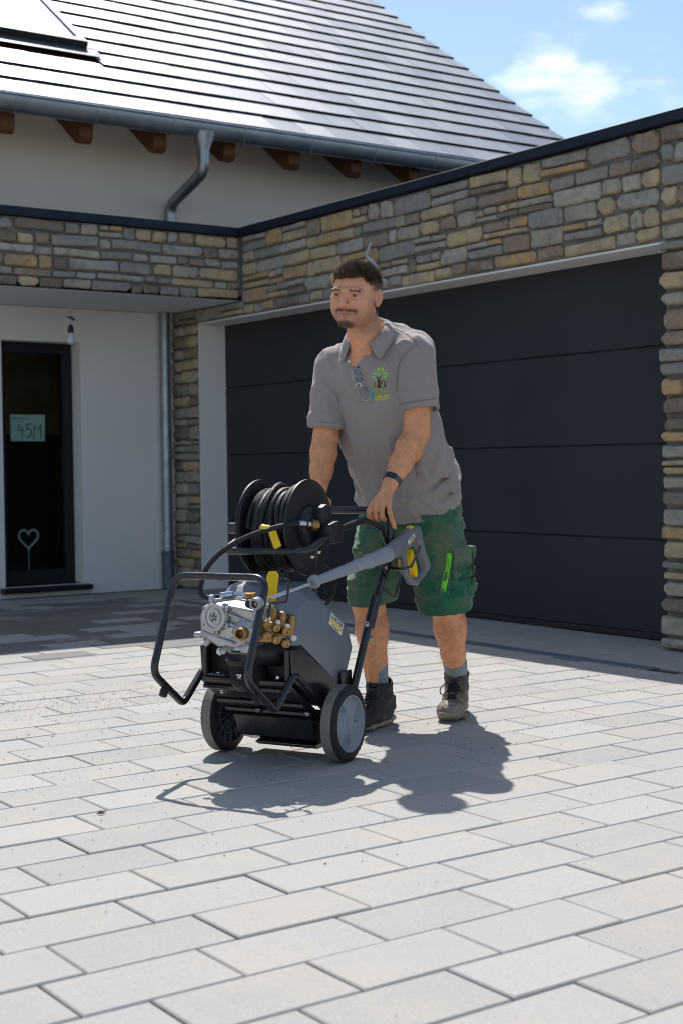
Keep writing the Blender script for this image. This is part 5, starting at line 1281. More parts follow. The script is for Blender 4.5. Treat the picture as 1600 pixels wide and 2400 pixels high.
def sleeve_cut(c, d, r_in):
    d = d/np.linalg.norm(d); c = np.array(c)
    def fn(X, Y, Z):
        t = (X-c[0])*d[0]+(Y-c[1])*d[1]+(Z-c[2])*d[2]
        rr = np.sqrt(np.maximum((X-c[0])**2+(Y-c[1])**2+(Z-c[2])**2-t*t, 0))
        return np.maximum(-t, rr-.12)
    SL.apply(fn, c-.14, c+.14, 0, 's')
    SL.cone(c-d*.03, c+d*.05, r_in, r_in, .004, 's')
sleeve_cut(SLL, dL+np.array((.03, -.03, 0)), .069); sleeve_cut(SLR, dR+np.array((0, .03, 0)), .0585)
Zg = S_.lo[2]+S_.h*np.arange(S_.n[2], dtype=np.float32)[None, None, :]
kk = np.clip((Zg-1.20)/.12, 0.10, 1)*.034
tt = np.clip(0.5+0.5*(S_.g-SL.g)/kk, 0, 1); S_.g = S_.g*(1-tt)+SL.g*tt-kk*tt*(1-tt); del tt, SL
def fold(pts, r=.006, k=.03, op='u'): S_.path(pts, [r*.5]+[r]*(len(pts)-2)+[r*.4], k, op)
for (pts, op, r) in (
    ([(.176, .540, 1.40), (.176, .532, 1.34), (.176, .532, 1.25), (.168, .540, 1.17)], 's', .006),
    ([(.150, .520, 1.40), (.154, .508, 1.33), (.150, .512, 1.25)], 's', .003),
    ([(-.062, .530, 1.38), (-.070, .522, 1.30), (-.064, .530, 1.21), (-.045, .55, 1.10)], 's', .005),
    ([(.215, .67, 1.14), (.205, .66, 1.05), (.19, .685, .96)], 's', .005),
    ([(.262, .765, 1.12), (.258, .735, 1.02), (.240, .715, .93)], 'u', .003),
    ([(.275, .83, 1.06), (.283, .81, .97), (.280, .81, .89)], 'u', .003),
    ([(.272, .80, .96), (.240, .725, .915), (.19, .695, .885)], 's', .004),
    ([(.288, .86, .91), (.268, .765, .87), (.22, .715, .84)], 's', .003),
    ([(-.12, .80, .97), (-.09, .715, .91), (-.02, .685, .87)], 's', .004)):
    fold(pts, r, .03, op)
# V neck and the neck hole
S_.path([(.046, .474, 1.345), (.050, .488, 1.395), (.050, .51, 1.45), (.050, .53, 1.50)], [.002, .020, .044, .060], .004, 's')
S_.loft([((.052, .60, 1.44), .062, .060, U_, 0), ((.050, .550, 1.56), .078, .074, U_, 0)], .006, 's')
hemn = -ax; hemp = np.array((.078, .868, .838)); S_.cut(hemp, hemn)
shirt_me = S_.mesh('shirt'); relax(shirt_me, 2)
V = coords_of(shirt_me).astype(np.float64); Nn = normals_of(shirt_me)
low = np.clip((1.20-V[:, 2])/.3, 0, 1)
Vs = V.copy(); Vs[:, 2] *= .20; Vs[:, 0] += .22*V[:, 2]; rid = lambda P, sc, sd: 1-np.abs(2*vnoise(P, sc, sd)-1)
Vd = V.copy(); Vd[:, 2] = .22*V[:, 2]; Vd[:, 0] = V[:, 0]*.9+.55*V[:, 2]; Vd[:, 1] = V[:, 1]+.35*V[:, 2]
chestw = np.clip((V[:, 2]-1.15)/.1, 0, 1)
V += Nn*np.clip(((V-hemp) @ (-hemn))/.07, .2, 1)[:, None]*((vnoise(Vs, 21, 11)-.5)*(.012+.006*low)+(vnoise(Vs, 40, 12)-.5)*.004+(rid(Vs, 15, 14)**4)*(.005+.009*low)+(rid(Vd, 17, 15)**5)*(.006+.010*low))[:, None]
# hem and sleeve seams: a slight step
t_h = (V-hemp) @ (-hemn); V += Nn*(np.exp(-((t_h-.022)/.0022)**2)*-.0016)[:, None]
shirt_me.vertices.foreach_set('co', V.astype(np.float32).ravel()); shirt_me.update()
def make_cloth(name, col, col2, weave=900, stains=None, rough=0.88):
    m = Mat(name); v = m.coords(); n = m.noise(v, 6, 5, 0.6); w1 = m.noise(v, weave, 2, 0.6); w2 = m.noise(v, 60, 4, 0.6)
    c = m.ramp(n, [(0.3, col), (0.7, col2)])
    c = m.mix(m.ramp(w1, [(0.35, 0.25), (0.65, 0.0)]), c, tuple(x*.55 for x in col))
    if stains:
        for (sc, lo, hi, amt, scol) in stains: c = m.mix(m.ramp(m.noise(v, sc, 6, 0.62, 0.4), [(lo, 0), (hi, amt)]), c, scol)
    m.set(color=c, rough=rough, spec=0.2, sheen=0.25); m.b.inputs['Sheen Roughness'].default_value = 0.5
    m.bump(m.math('ADD', m.math('MULTIPLY', w1, 0.5), m.math('MULTIPLY', w2, 1.2)), 0.22, 0.003); return m.m
M_SHIRT = make_cloth('grey_pique', (.292, .250, .232), (.325, .281, .262))
shirt = link('polo_shirt', shirt_me, M_SHIRT, person)
from mathutils.bvhtree import BVHTree
def bvh_of(me):
    return BVHTree.FromPolygons([v.co[:] for v in me.vertices], [tuple(p.vertices) for p in me.polygons])
SB = bvh_of(shirt_me)
# collar: two folded wings round the neck
def collar():
    n = 40; rows = [[], [], [], []]; tl_ = R(30); ct, st_ = math.cos(tl_), math.sin(tl_)
    c0 = (.0515, .572, 1.478)
    for k in range(n+1):
        t = -1+2*k/n; th = t*R(150)             # 0 = back of the neck
        sx, cy = math.sin(th), math.cos(th); front = max(0.0, -cy); tip = max(0.0, abs(t)-.80)/.20
        ri = .0675+.004*front
        def put(row, r, z, extra=0.0):
            x, y = r*sx, r*cy*1.02
            rows[row].append((c0[0]+x+extra*(1 if sx > 0 else -1), c0[1]+y*ct-z*st_, c0[2]+y*st_+z*ct))
        zt = .030-.018*front-.006*tip
        put(0, ri, zt-.012); put(1, ri+.006, zt+.004); put(2, ri+.019, zt-.012, .004*front); put(3, ri+.036+.006*front, zt-.042-.010*front-.012*tip, .012*tip+.006*front)
    m1 = n+1; v = sum(rows, []); f = []
    for q in range(3):
        for k in range(n): f.append((q*m1+k, q*m1+k+1, (q+1)*m1+k+1, (q+1)*m1+k))
    b = MB(); b.add(v, f); me = b.mesh('collar', angle=70)
    o = link('collar', me, M_SHIRT, person); sm = o.modifiers.new('s', 'SUBSURF'); sm.levels = 1; sm.render_levels = 1; so = o.modifiers.new('t', 'SOLIDIFY'); so.thickness = .0045; so.offset = 0; return o
collar()
def on_shirt(px, py, pz, off=.0015, d=None):
    """drop a point on the shirt surface, from in front"""
    d = Vector((-.32, .95, 0)).normalized() if d is None else Vector(d).normalized(); o = Vector((px, py, pz))-d*.25
    h, n, i, t = SB.ray_cast(o, d)
    if h is None: return Vector((px, py, pz))
    return h+n*off
def drape(me, M, off=.0015, d=None):
    for v in me.vertices: q = M @ v.co; v.co = on_shirt(q.x, q.y, q.z, off+max(0, v.co.z), d)
    me.update()
# ---- work shorts
Q = SDF((-.18, .52, .38), (.38, 1.08, 1.0), 0.0042)
WL, WR = SDF((-.18, .52, .38), (.38, 1.08, 1.0), 0.0042), SDF((-.18, .52, .38), (.38, 1.08, 1.0), 0.0042)
Q.loft([((.077, .868, .95), .165, .115, U_, 0), ((.076, .872, .86), .178, .130, U_, 0), ((.078, .875, .79), .185, .138, U_, 0)], .03)
HL_, HR_ = np.array((.226, .868, .452)), np.array((-.008, .690, .470))
WL.loft([((.166, .873, .84), .112, .125, U_, 0), ((.196, .862, .66), .108, .118, U_, 0), ((.222, .862, .50), .104, .106, U_, 0), ((.230, .872, .40), .104, .104, U_, 0)], .03)
WR.loft([((-.010, .865, .84), .105, .120, U_, 0), ((-.010, .790, .67), .094, .112, U_, 0), ((-.008, .712, .52), .088, .098, U_, 0), ((-.008, .670, .40), .088, .095, U_, 0)], .03)
WL.cut((.228, .87, .432), (.02, .16, -1)); WR.cut((-.008, .69, .472), (0, .14, -1))
WL.cone((.224, .866, .52), (.230, .875, .38), .093, .095, .004, 's'); WR.cone((-.008, .708, .53), (-.008, .67, .38), .078, .081, .004, 's')
k_ = .02
for W_ in (WL, WR):
    tt = np.clip(0.5+0.5*(Q.g-W_.g)/k_, 0, 1); Q.g = Q.g*(1-tt)+W_.g*tt-k_*tt*(1-tt)
# cargo pocket on his left thigh, standing off the leg, with a pleat and a flap
PR = np.array((Matrix.Rotation(R(-22), 3, 'Z') @ Matrix.Rotation(R(4), 3, 'X')))
Q.box((.304, .842, .585), (.020, .062, .085), PR, .010, .014); Q.box((.308, .842, .655), (.022, .066, .026), PR, .008, .005)
Q.box((.322, .840, .600), (.012, .050, .010), PR, .006, .006, 's'); Q.box((.324, .842, .560), (.010, .052, .004), PR, .003, .005, 's')
for (pts, op, r) in (([(.11, .735, .80), (.145, .742, .72), (.19, .745, .64)], 's', .006), ([(.06, .735, .80), (.04, .70, .70), (.03, .66, .60)], 's', .006), ([(.12, .75, .86), (.20, .75, .80), (.28, .80, .76)], 'u', .005),
    ([(-.10, .80, .74), (-.05, .715, .70), (.02, .69, .665)], 's', .007), ([(-.11, .76, .66), (-.06, .655, .63), (.01, .645, .60)], 's', .006), ([(.15, .755, .55), (.22, .742, .53), (.30, .78, .52)], 's', .004),
    ([(-.105, .78, .70), (-.06, .685, .665), (.0, .665, .635)], 'u', .006), ([(.075, .73, .86), (.082, .74, .80), (.10, .78, .72)], 's', .007)):
    Q.path(pts, [r*.5]+[r]*(len(pts)-2)+[r*.4], .018, op)
Q.cut((.08, .87, .945), ax)
sh_me = Q.mesh('shorts'); relax(sh_me, 2); del Q, WL, WR
V = coords_of(sh_me).astype(np.float64); Nn = normals_of(sh_me)
_lw = (V-np.array((.228, .87, .432))) @ np.array((-.02, -.16, 1)); _rw = (V-np.array((-.008, .69, .472))) @ np.array((0, -.14, 1)); _hd = np.where(V[:, 0] > .105, _lw, _rw)
V += Nn*np.clip(_hd/.05, .25, 1)[:, None]*((vnoise(V*np.array((1, 1, 1.5)), 20, 21)-.5)*.014+(vnoise(V*np.array((1, 1, 1.6)), 46, 22)-.5)*.006+(1-np.abs(2*vnoise(V*np.array((.7, .7, 1.7)), 17, 23)-1))**4*.008)[:, None]
lw = (V-np.array((.228, .87, .432))) @ np.array((-.02, -.16, 1))/1.013; rwv = (V-np.array((-.008, .69, .472))) @ np.array((0, -.14, 1))/1.01
left = V[:, 0] > .105
hemd = np.where(left, lw, rwv); V += Nn*(np.exp(-((hemd-.040)/.003)**2)*-.0022)[:, None]
sh_me.vertices.foreach_set('co', V.astype(np.float32).ravel()); sh_me.update()
M_SHORTS = make_cloth('green_work_canvas', (.013, .100, .047), (.019, .138, .070), 500, [(7, .45, .70, .60, (.17, .165, .095)), (3.2, .50, .68, .50, (.14, .155, .09)), (22, .56, .74, .40, (.22, .20, .125)), (11, .58, .72, .45, (.006, .045, .022))], .85)
shorts = link('work_shorts', sh_me, M_SHORTS, person)
QB = bvh_of(sh_me)
def on_bvh(T, p, d, off):
    d = Vector(d).normalized(); h, n, i, t = T.ray_cast(Vector(p)-d*.3, d)
    return (h+n*off) if h is not None else Vector(p)
CD = Vector((-.47, .88, 0)).normalized()       # roughly the viewing direction in his frame
# bright green zip on the pocket edge
def strip(name, pts, wdt, T, off, mat, d=CD, thick=.002):
    pts = smoothpath(pts, 8); L = []; Rr = []
    for i, p in enumerate(pts):
        t = (pts[min(i+1, len(pts)-1)]-pts[max(i-1, 0)]).normalized(); sd = t.cross(d).normalized()
        for lst, s in ((L, -1), (Rr, 1)): lst.append(on_bvh(T, p+sd*wdt*s*.5, d, off))
    n = len(pts); b = MB(); b.add(L+Rr, [(i, i+1, n+i+1, n+i) for i in range(n-1)])
    o = link(name, b.mesh(angle=60), mat, person); so = o.modifiers.new('t', 'SOLIDIFY'); so.thickness = thick; so.offset = 1; return o
M_LIME = simple('lime_zip_tape', srgb(112, 205, 40), 0.6)
def from_px(x, y, T, dirs=None, depth=5.7):
    """point on a surface of his clothes seen at a place of the photograph"""
    q = Vector(((x-800)/3393.1, -(y-1200)/3393.1)); dw = (_f+_rr*q.x+_uu*q.y).normalized()
    Mi = (Matrix.Translation(MORG) @ Matrix.Rotation(MROT, 4, 'Z')).inverted(); o = Mi @ CAM; d = Mi.to_3x3() @ dw
    h, n, i, t = T.ray_cast(o, d); return h, n, d
def px_strip(name, pix, wdt, T, off, mat, thick=.002):
    pts = [from_px(x, y, T)[0] for x, y in pix]; pts = [p for p in pts if p is not None]
    if len(pts) < 2: print('NO STRIP', name); return None
    return strip(name, pts, wdt, T, off, mat, CD, thick)
px_strip('zip', [(1051, 1296), (1049, 1325), (1043, 1355), (1037, 1386)], .020, QB, .0015, M_LIME, .003)
px_strip('zip_pull', [(1053, 1312), (1052, 1332)], .010, QB, .005, M_LIME, .003)
M_SEAM = simple('dark_green_seam', (.008, .05, .026), .9)
px_strip('pocket_seam', [(1062, 1290), (1060, 1330), (1057, 1392)], .004, QB, .0006, M_SEAM, .0015)
px_strip('pocket_edge', [(1105, 1288), (1107, 1330), (1104, 1372)], .004, QB, .0006, M_SEAM, .0015)
px_strip('belt_cord', [(1090, 1176), (1098, 1186), (1102, 1200)], .008, QB, .004, M_LIME, .003)
# ---- socks
def make_knit():
    m = Mat('grey_knit_sock'); v = m.coords('Object', (1, 1, 1)); wv = m.n.new('ShaderNodeTexWave'); wv.inputs['Scale'].default_value = 60; wv.inputs['Distortion'].default_value = 1.5; wv.bands_direction = 'X'; m.l.new(v, wv.inputs['Vector'])
    n = m.noise(v, 160, 3); m.set(color=m.mix(n, (.16, .18, .205), (.38, .40, .43)), rough=.95, spec=.15); m.bump(m.math('ADD', wv.outputs['Fac'], n), .5, .004); return m.m
M_SOCK = make_knit()
def sock(K, A, top):
    K, A = np.array(K), np.array(A); d = (K-A)/np.linalg.norm(K-A); prof = []
    b = MB(); n = 10
    rr = [.041, .042, .0415, .043, .0435, .0445, .0455, .0470, .0485, .0455]
    b.lathe([(-.03+(top+.03)*i/(n-1), rr[i]) for i in range(n)], A+np.array((0, .004, 0)), d, 28, cap=False); link('sock', b.mesh(angle=70), M_SOCK, person)
sock(KNL, ANL, .118); sock(KNR, ANR, .140)
# ---- boots (one shape, mirrored and turned for the other foot); toe towards -y
def boot_mesh(s):
    T = SDF((-.085, -.23, -.005), (.085, .125, .20), .0030)
    T.loft([((0, .052, .055), .037, .052, U_, 0), ((0, .042, .10), .041, .055, U_, 0), ((0, .034, .150), .050, .060, U_, 0)], .02)
    T.loft([((0, .055, .048), .040, .044, (1, 0, 0), 0), ((s*.002, -.03, .048), .046, .040, (1, 0, 0), 0), ((s*.004, -.12, .040), .050, .034, (1, 0, 0), 0), ((s*.002, -.165, .036), .044, .030, (1, 0, 0), 0)], .02)
    T.cone((0, .01, .105), (0, -.06, .070), .036, .032, .03)
    T.ell((s*.002, -.155, .040), (.045, .045, .034), None, .02)
    T.cut((0, 0, .012), (0, 0, -1))
    T.cone((0, .035, .14), (0, .028, .20), .043, .050, .004, 's')            # opening
    T.cone((0, -.012, .150), (0, -.035, .19), .012, .022, .008, 's')
    T.box((0, .10, .078), (.028, .02, .03), None, .01, .02)
    me = T.mesh('boot_upper'); relax(me, 1); V = coords_of(me).astype(np.float64); Nn = normals_of(me)
    V += Nn*((vnoise(V, 55, 31)-.5)*.004+(vnoise(V, 120, 32)-.5)*.002)[:, None]; me.vertices.foreach_set('co', V.astype(np.float32).ravel()); me.update()
    # sole: outline extruded with a chunky edge
    T2 = SDF((-.085, -.235, -.006), (.085, .13, .06), .0032)
    T2.loft([((0, .068, .014), .040, .014, (1, 0, 0), 0), ((0, .0, .014), .040, .014, (1, 0, 0), 0), ((s*.004, -.10, .014), .0535, .014, (1, 0, 0), 0), ((s*.002, -.170, .019), .044, .016, (1, 0, 0), 0)], .02)
    T2.ell((s*.002, -.178, .030), (.043, .034, .018), None, .012); T2.ell((0, .085, .022), (.040, .034, .017), None, .012)
    T2.cut((0, 0, .001), (0, 0, -1))
    for yy in np.arange(-.20, .12, .022): T2.box((0, yy, .004), (.09, .0045, .008), None, .002, .002, 's')
    me2 = T2.mesh('boot_sole'); relax(me2, 1); return me, me2
def make_leather(name, col, dust, lo, hi):
    m = Mat(name); v = m.coords(); n = m.noise(v, 14, 6, .62); n2 = m.noise(v, 90, 5, .6); g_ = m.n.new('ShaderNodeNewGeometry'); sp = m.n.new('ShaderNodeSeparateXYZ'); m.l.new(v, sp.inputs[0])
    dz = m.math('ADD', n, m.math('MULTIPLY', m.math('SUBTRACT', .055, sp.outputs[2]), 2.2))
    c = m.mix(m.ramp(dz, [(lo, 0), (hi, 1)]), m.mix(n2, tuple(x*.6 for x in col), tuple(x*1.5 for x in col)), dust)
    m.set(color=c, rough=m.ramp(n, [(.3, .45), (.7, .75)]), spec=.35); m.bump(m.math('ADD', n2, n), .4, .004); return m.m
M_BOOTD = make_leather('black_boot_leather', (.024, .022, .021), (.13, .105, .08), .72, .95)
M_BOOTL = make_leather('dusty_boot_leather', (.045, .036, .029), (.27, .215, .155), .30, .62)
M_SOLE = make_leather('dirty_rubber_sole', (.05, .042, .034), (.30, .245, .175), .25, .62)
M_LACE = simple('black_lace', (.012, .012, .012), .8)
for (s, pos, rz, mt, tilt) in ((1, (.204, 1.008, 0.0), R(14), M_BOOTL, 0), (-1, (.036, .632, 0.0), R(-3), M_BOOTD, 0)):
    bt = link('boot', None, None, person); bt.matrix_local = Matrix.Translation(pos) @ Matrix.Rotation(rz, 4, 'Z')
    u_, so_ = boot_mesh(s)
    for me, nm, mm in ((u_, 'upper', mt), (so_, 'sole', M_SOLE)):
        link(nm, me, mm, None).parent = bt
    BB = bvh_of(u_)
    def top_at(x, y):
        h, n, i, t = BB.ray_cast(Vector((x, y-.10, .30)), Vector((0, .35, -1)).normalized()); 
        return (h+n*.003) if h is not None else Vector((x, y, .1))
    for k in range(5):
        y0 = -.105+.026*k
        b = MB()
        for sg in (-1, 1): b.tube([top_at(sg*.020, y0), top_at(sg*.008, y0+.008), top_at(-sg*.006, y0+.014), top_at(-sg*.020, y0+.020)], .0027, 6)
        link('lace', b.mesh(), M_LACE, None).parent = bt
    b = MB(); a0 = top_at(0, .0)
    b.tube(smoothpath([a0, a0+Vector((-.03, -.012, .004)), a0+Vector((-.052, -.014, -.022)), a0+Vector((-.040, -.020, -.040)), a0+Vector((-.012, -.008, -.010)), a0], 6), .0022, 6)
    b.tube(smoothpath([a0, a0+Vector((.022, -.020, .004)), a0+Vector((.030, -.030, -.022)), a0+Vector((.012, -.018, -.012)), a0], 6), .0022, 6)
    b.tube(smoothpath([a0, a0+Vector((.008, -.024, -.014)), a0+Vector((.016, -.040, -.045))], 6), .0022, 6)
    link('lace_bow', b.mesh(), M_LACE, None).parent = bt
    b = MB(); b.lathe([(0, .046), (.010, .052), (.020, .050)], (0, .036, .146), (0, .02, 1), 26, cap=False); link('padded_collar', b.mesh(angle=60), mt, None).parent = bt
# ---- wristband
Wd = (np.array(WRL)-np.array(ELL)); Wd /= np.linalg.norm(Wd); wc = np.array(lerp(ELL, WRL, .90))
wb = link('wristband', None, None, person); 
side_ = np.cross(Wd, np.array((0, 0, 1.0))); side_ /= np.linalg.norm(side_); fr3 = np.cross(side_, Wd)
b = MB(); b.lathe([(-.010, .0335), (-.0095, .0355), (.0095, .0350), (.010, .0330)], wc, Wd, 32, cap=False); link('strap', b.mesh(angle=40), simple('navy_strap', srgb(62, 76, 98), .55), None).parent = wb
cam_l = Vector((.47, -.88, -.02)).normalized(); fdir = (cam_l-Vector(Wd)*cam_l.dot(Vector(Wd))).normalized()
lat = Vector(Wd).cross(fdir).normalized(); fdir = (fdir+lat*(-.45 if lat.x > 0 else .45)).normalized(); lat = Vector(Wd).cross(fdir).normalized()
Mw = Matrix(((lat.x, Wd[0], fdir.x, wc[0]), (lat.y, Wd[1], fdir.y, wc[1]), (lat.z, Wd[2], fdir.z, wc[2]), (0, 0, 0, 1)))
b = MB(); b.box(-.0185, .0185, -.0105, .0105, .029, .0385); b.xform(Mw); link('tracker_case', b.mesh(bevel=.003), simple('black_case', (.012, .013, .016), .3), None).parent = wb
b = MB(); b.box(-.0145, .0145, -.0085, .0085, .0386, .0389); b.xform(Mw); link('screen', b.mesh(smooth=False), simple('dark_blue_screen', (.006, .016, .05), .15), None).parent = wb
# ---- placket, button, print on the chest
def shirt_px(x, y, off=.0015):
    h, n, d = from_px(x, y, SB); return (h+n*off) if h is not None else None
def print_mesh(name, polys, mat, off):
    """flat print: polygons given in photo pixels, laid on the cloth"""
    b = MB()
    for poly in polys:
        c = (sum(p[0] for p in poly)/len(poly), sum(p[1] for p in poly)/len(poly)); pts = [shirt_px(*p, off) for p in poly]; cc = shirt_px(*c, off)
        if cc is None or any(p is None for p in pts): continue
        n = len(pts); b.add(pts+[cc], [(i, (i+1) % n, n) for i in range(n)])
    if not b.v: return None
    return link(name, b.mesh(angle=80), mat, person)
def leaf(cx, cy, L, W, ang):
    a = R(ang); o = []
    for k in range(12):
        t = 2*math.pi*k/12; u = L*math.cos(t)*.5; v = W*math.sin(t)*.5*(1-.35*abs(math.cos(t))**3); o.append((cx+u*math.cos(a)-v*math.sin(a), cy+u*math.sin(a)+v*math.cos(a)))
    return o
Zp = lambda x, y: (800+x/11.2, 840+y/11.2)
G1, G2 = simple('print_green', srgb(120, 205, 110), .8), simple('print_lime', srgb(205, 220, 40), .8)
gl_ = [(920, 400, 120, 48, 75), (990, 410, 125, 48, 110), (1095, 375, 125, 60, 155), (1115, 480, 110, 62, 25), (840, 480, 110, 55, 10), (1045, 250, 90, 34, 100), (885, 540, 70, 26, 120)]
yl_ = [(858, 395, 80, 46, 60), (955, 300, 105, 40, 95), (1072, 290, 100, 42, 110), (1165, 400, 70, 46, 170), (868, 325, 50, 26, 60), (995, 280, 60, 26, 85), (1160, 295, 44, 28, 140), (1185, 460, 44, 26, 60), (1048, 495, 50, 24, 70), (850, 555, 56, 24, 110)]
print_mesh('print_green_leaves', [leaf(*Zp(x, y), L/11.2, W/11.2, a) for x, y, L, W, a in gl_], G1, .0012)
print_mesh('print_yellow_leaves', [leaf(*Zp(x, y), L/11.2, W/11.2, a) for x, y, L, W, a in yl_], G2, .0012)
tr = [[(920, 480), (950, 495), (985, 560), (960, 560)], [(1022, 455), (1030, 470), (1002, 540), (985, 530)], [(958, 548), (1000, 545), (1000, 640), (1020, 770), (950, 780), (945, 660)]]
print_mesh('print_trunk', [[Zp(*p) for p in q] for q in tr], simple('print_brown', (.02, .010, .009), .8), .0012)
def text_px(name, body, x0, y0, x1, y1, hpx, mat, off, bold=0.0):
    """text along the line (x0,y0)-(x1,y1) in photo pixels, cap height hpx"""
    cu = bpy.data.curves.new(name, 'FONT'); cu.body = body; cu.size = 1.0; cu.align_x = 'LEFT'; cu.offset = bold
    to = bpy.data.objects.new('tmp_text', cu); COL.objects.link(to); dg = bpy.context.evaluated_depsgraph_get(); me = bpy.data.meshes.new_from_object(to.evaluated_get(dg)); bpy.data.objects.remove(to)
    xs = [v.co.x for v in me.vertices]; wdt = max(xs)-min(xs); mn = min(xs); L = math.hypot(x1-x0, y1-y0); ux, uy = (x1-x0)/L, (y1-y0)/L
    for v in me.vertices:
        t = (v.co.x-mn)/wdt*L; h = v.co.y/.70*hpx
        p = shirt_px(x0+ux*t+uy*h, y0+uy*t-ux*h, off); v.co = p if p is not None else Vector((0, .5, 1.2))
    me.materials.clear(); return link(name, me, mat, person)
PB = simple('print_black', (.006, .009, .004), .8)
for (bd, mt, off) in ((.045, G2, .0011), (.0, PB, .0016)):
    text_px('print_letter', 'A', *Zp(838, 798), *Zp(925, 786), 16, mt, off, bd); text_px('print_letter', 'B', *Zp(1050, 765), *Zp(1165, 750), 17, mt, off, bd)
text_px('print_word', 'BRECHT', *Zp(842, 945), *Zp(1190, 895), 8.5, simple('print_olive', srgb(150, 165, 36), .8), .0012, .02)
text_px('print_line', 'Garten- und', *Zp(862, 1045), *Zp(1225, 1000), 5.6, G2, .0012, .02)
text_px('print_line', 'Landschaftsbau', *Zp(872, 1106), *Zp(1240, 1060), 4.6, G2, .0012, .02)
# placket
def shirt_strip(name, pix, wdt, off, mat, thick): return px_strip(name, pix, wdt, SB, off, mat, thick)
shirt_strip('placket', [(822, 858), (828, 880), (833, 910), (838, 940)], .026, .0006, M_SHIRT, .0022)
M_STITCH = simple('grey_seam', (.19, .165, .155), .95)
shirt_strip('shoulder_seam', [(922, 768), (950, 782), (976, 804)], .0026, .0004, M_STITCH, .001)
shirt_strip('armhole_seam', [(978, 806), (952, 826), (936, 850), (930, 885), (929, 920)], .0026, .0004, M_STITCH, .001)
shirt_strip('sleeve_hem', [(936, 948), (965, 942), (1000, 937), (1020, 934)], .0028, .0004, M_STITCH, .001)
shirt_strip('sleeve_hem', [(742, 985), (765, 990), (788, 992)], .0028, .0004, M_STITCH, .001)
bp = shirt_px(818.5, 848, .004)
if bp is not None:
    b = MB(); b.lathe([(0, .0058), (.002, .0055)], bp, (.45, -.88, .15), 14); link('button', b.mesh(), simple('white_button', (.7, .7, .68), .35), person)
# ---- safety glasses hung in the neckline: a thing of their own
gp0 = shirt_px(836, 862, .012); gp1 = shirt_px(862, 940, .012)
if gp0 is not None and gp1 is not None:
    gw = Matrix.Translation(MORG) @ Matrix.Rotation(MROT, 4, 'Z'); c0 = gw @ ((gp0+gp1)/2)
    glasses = empty('safety_glasses', c0, MROT, label='clear safety glasses with turquoise temple hooked into the shirt neckline', cat='glasses')
    uvec = (gp1-gp0); Lg = uvec.length; uvec.normalize(); toC = Vector((.47, -.88, .0)).normalized(); nv = (toC-uvec*toC.dot(uvec)).normalized(); wv_ = nv.cross(uvec)   # wv_: picture left/right
    if wv_.x*.88+wv_.y*.47 < 0: wv_ = -wv_
    def G(u, w, n): return uvec*u+wv_*w+nv*n
    M_LENS = make_glass('clear_lens', (.72, .78, .84), .09, .04); M_FR = simple('clear_frame', srgb(176, 184, 188), .25, spec=.6); M_TEAL = simple('turquoise_temple', srgb(18, 158, 178), .4)
    for sg in (-1, 1):
        ring = []; 
        for k in range(28):
            t = 2*math.pi*k/28; e_ = 1.0
            ring.append(((sg*.034+.030*math.cos(t)), (.021*math.sin(t)*(1-.12*math.cos(t)*sg))))
        pts = [G(u, w, .010+.006*(1-(u/.066)**2)) for u, w in ring]
        b = MB(); b.tube(pts, .0009, 6, closed=True); link('lens_rim', b.mesh(), M_FR, glasses)
        n = len(pts); cc = G(sg*.034, 0, .0155); inner = [p*.5+cc*.5+nv*.001 for p in pts]
        b = MB(); b.add(pts+inner+[cc+nv*.001], [(i, (i+1) % n, n+(i+1) % n, n+i) for i in range(n)]+[(n+i, n+(i+1) % n, 2*n) for i in range(n)]); link('lens', b.mesh(angle=80), M_LENS, glasses)
    b = MB(); b.tube([G(-.010, -.004, .016), G(0, -.001, .018), G(.010, -.004, .016)], .0024, 8); b.tube([G(-.008, -.012, .013), G(-.002, -.020, .010), G(.006, -.022, .008)], .0018, 6); link('bridge', b.mesh(), M_FR, glasses)
    b = MB(); b.add([G(.008, .018, .006), G(.062, .020, .006), G(.060, .036, .0), G(.002, .027, .0), G(.008, .018, .009), G(.062, .020, .009), G(.060, .036, .003), G(.002, .027, .003)], [(0, 1, 2, 3), (7, 6, 5, 4), (0, 4, 5, 1), (1, 5, 6, 2), (2, 6, 7, 3), (3, 7, 4, 0)]); link('temple', b.mesh(bevel=.001), M_TEAL, glasses)
    b = MB(); b.tube([G(-.060, .004, .006), G(-.066, .012, -.002), G(-.04, .020, -.008)], .0028, 6); link('temple', b.mesh(), simple('dark_temple', (.03, .05, .055), .4), glasses)

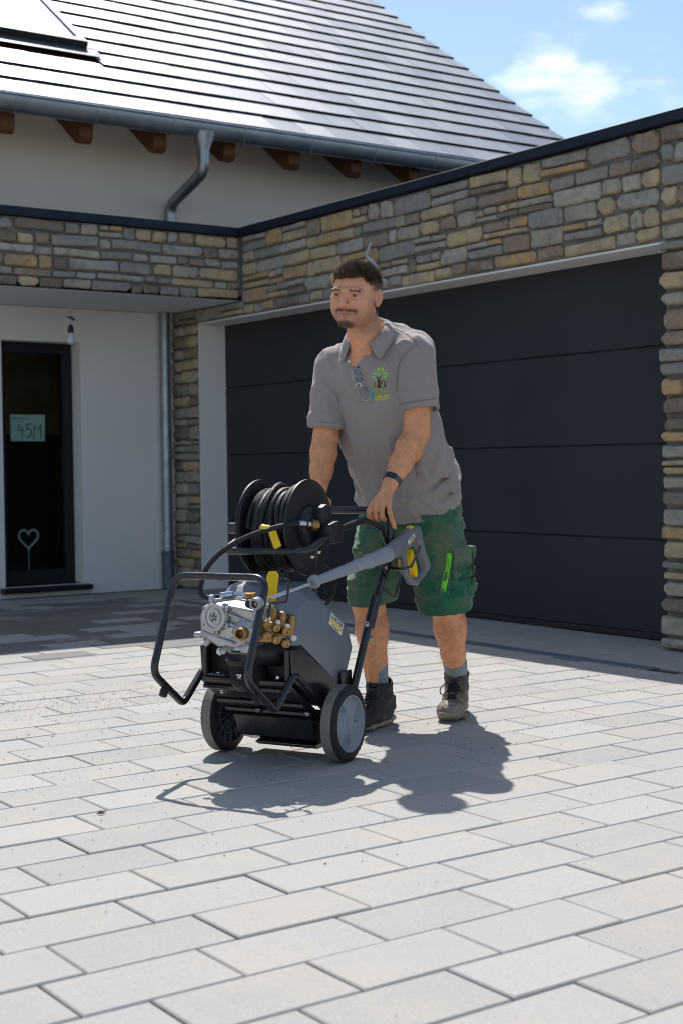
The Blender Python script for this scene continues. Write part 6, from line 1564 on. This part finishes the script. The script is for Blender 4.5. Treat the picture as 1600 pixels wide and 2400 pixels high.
# ---- fine hair on forearms and calves
st = Strands(); br_ = np.random.RandomState(6)
zones = [(ELL, WRL, .15, .85, 600), (ELR, WRR, .15, .8, 400), (KNL, ANL, .12, .80, 1200), (KNR, ANR, .12, .78, 1100)]
for (a_, c_, t0, t1, cnt_) in zones:
    a_, c_ = np.array(a_), np.array(c_); dv = c_-a_; t = ((P_-a_) @ dv)/(dv @ dv); dist = np.linalg.norm(P_-a_-np.clip(t, 0, 1)[:, None]*dv, axis=1)
    sel = np.where((t > t0) & (t < t1) & (dist < .085))[0]
    if len(sel) == 0: continue
    for v_ in br_.choice(sel, cnt_):
        n = N_sk[v_].astype(float); d = n*.75+dv/np.linalg.norm(dv)*.9+br_.normal(0, .35, 3); st.add(P_[v_], d, n, .009+.008*br_.rand(), .00026, 0, 2)
link('body_hair', st.mesh('body_hair'), simple('brown_body_hair', (.26, .14, .07), .6), person)

# ---- body of the trigger gun: barrel housing, hand grip and trigger guard in one moulding
K_ = SDF((.195, .33, .53), (.285, .71, .80), .0022)
Gp = lambda b_, z_, a_=.240: (a_, -b_, z_)
for (p, q, r1, r2) in (((-.352, .687), (-.42, .702), .0285, .030), ((-.42, .702), (-.505, .728), .030, .031), ((-.505, .728), (-.572, .742), .031, .026)):
    K_.cone(Gp(*p), Gp(*q), r1, r2, .012)
K_.box(Gp(-.545, .750), (.017, .045, .016), np.array(Matrix.Rotation(R(8), 3, 'X')), .008, .012)
K_.path([Gp(-.578, .735), Gp(-.600, .700), Gp(-.632, .655), Gp(-.656, .622)], [.024, .0195, .018, .021], .010)
K_.path([Gp(-.450, .680), Gp(-.462, .645), Gp(-.470, .612), Gp(-.520, .572), Gp(-.572, .564), Gp(-.625, .590), Gp(-.662, .616)], [.020, .0145, .0125, .0125, .0125, .0135, .017], .008)
for z_ in (.742, .752, .762): K_.box(Gp(-.606, z_), (.03, .006, .0022), None, .001, .003, 's')
K_.box(Gp(-.50, .726, .272), (.012, .10, .05), None, .002, .006, 's'); K_.box(Gp(-.50, .726, .208), (.012, .10, .05), None, .002, .006, 's')
gm_ = K_.mesh('gun_body'); relax(gm_, 1)
link('gun_body', gm_, simple('gun_grey_plastic', srgb(112, 114, 118), 0.48, var=0.05, bump=0.08, bscale=300), lance)
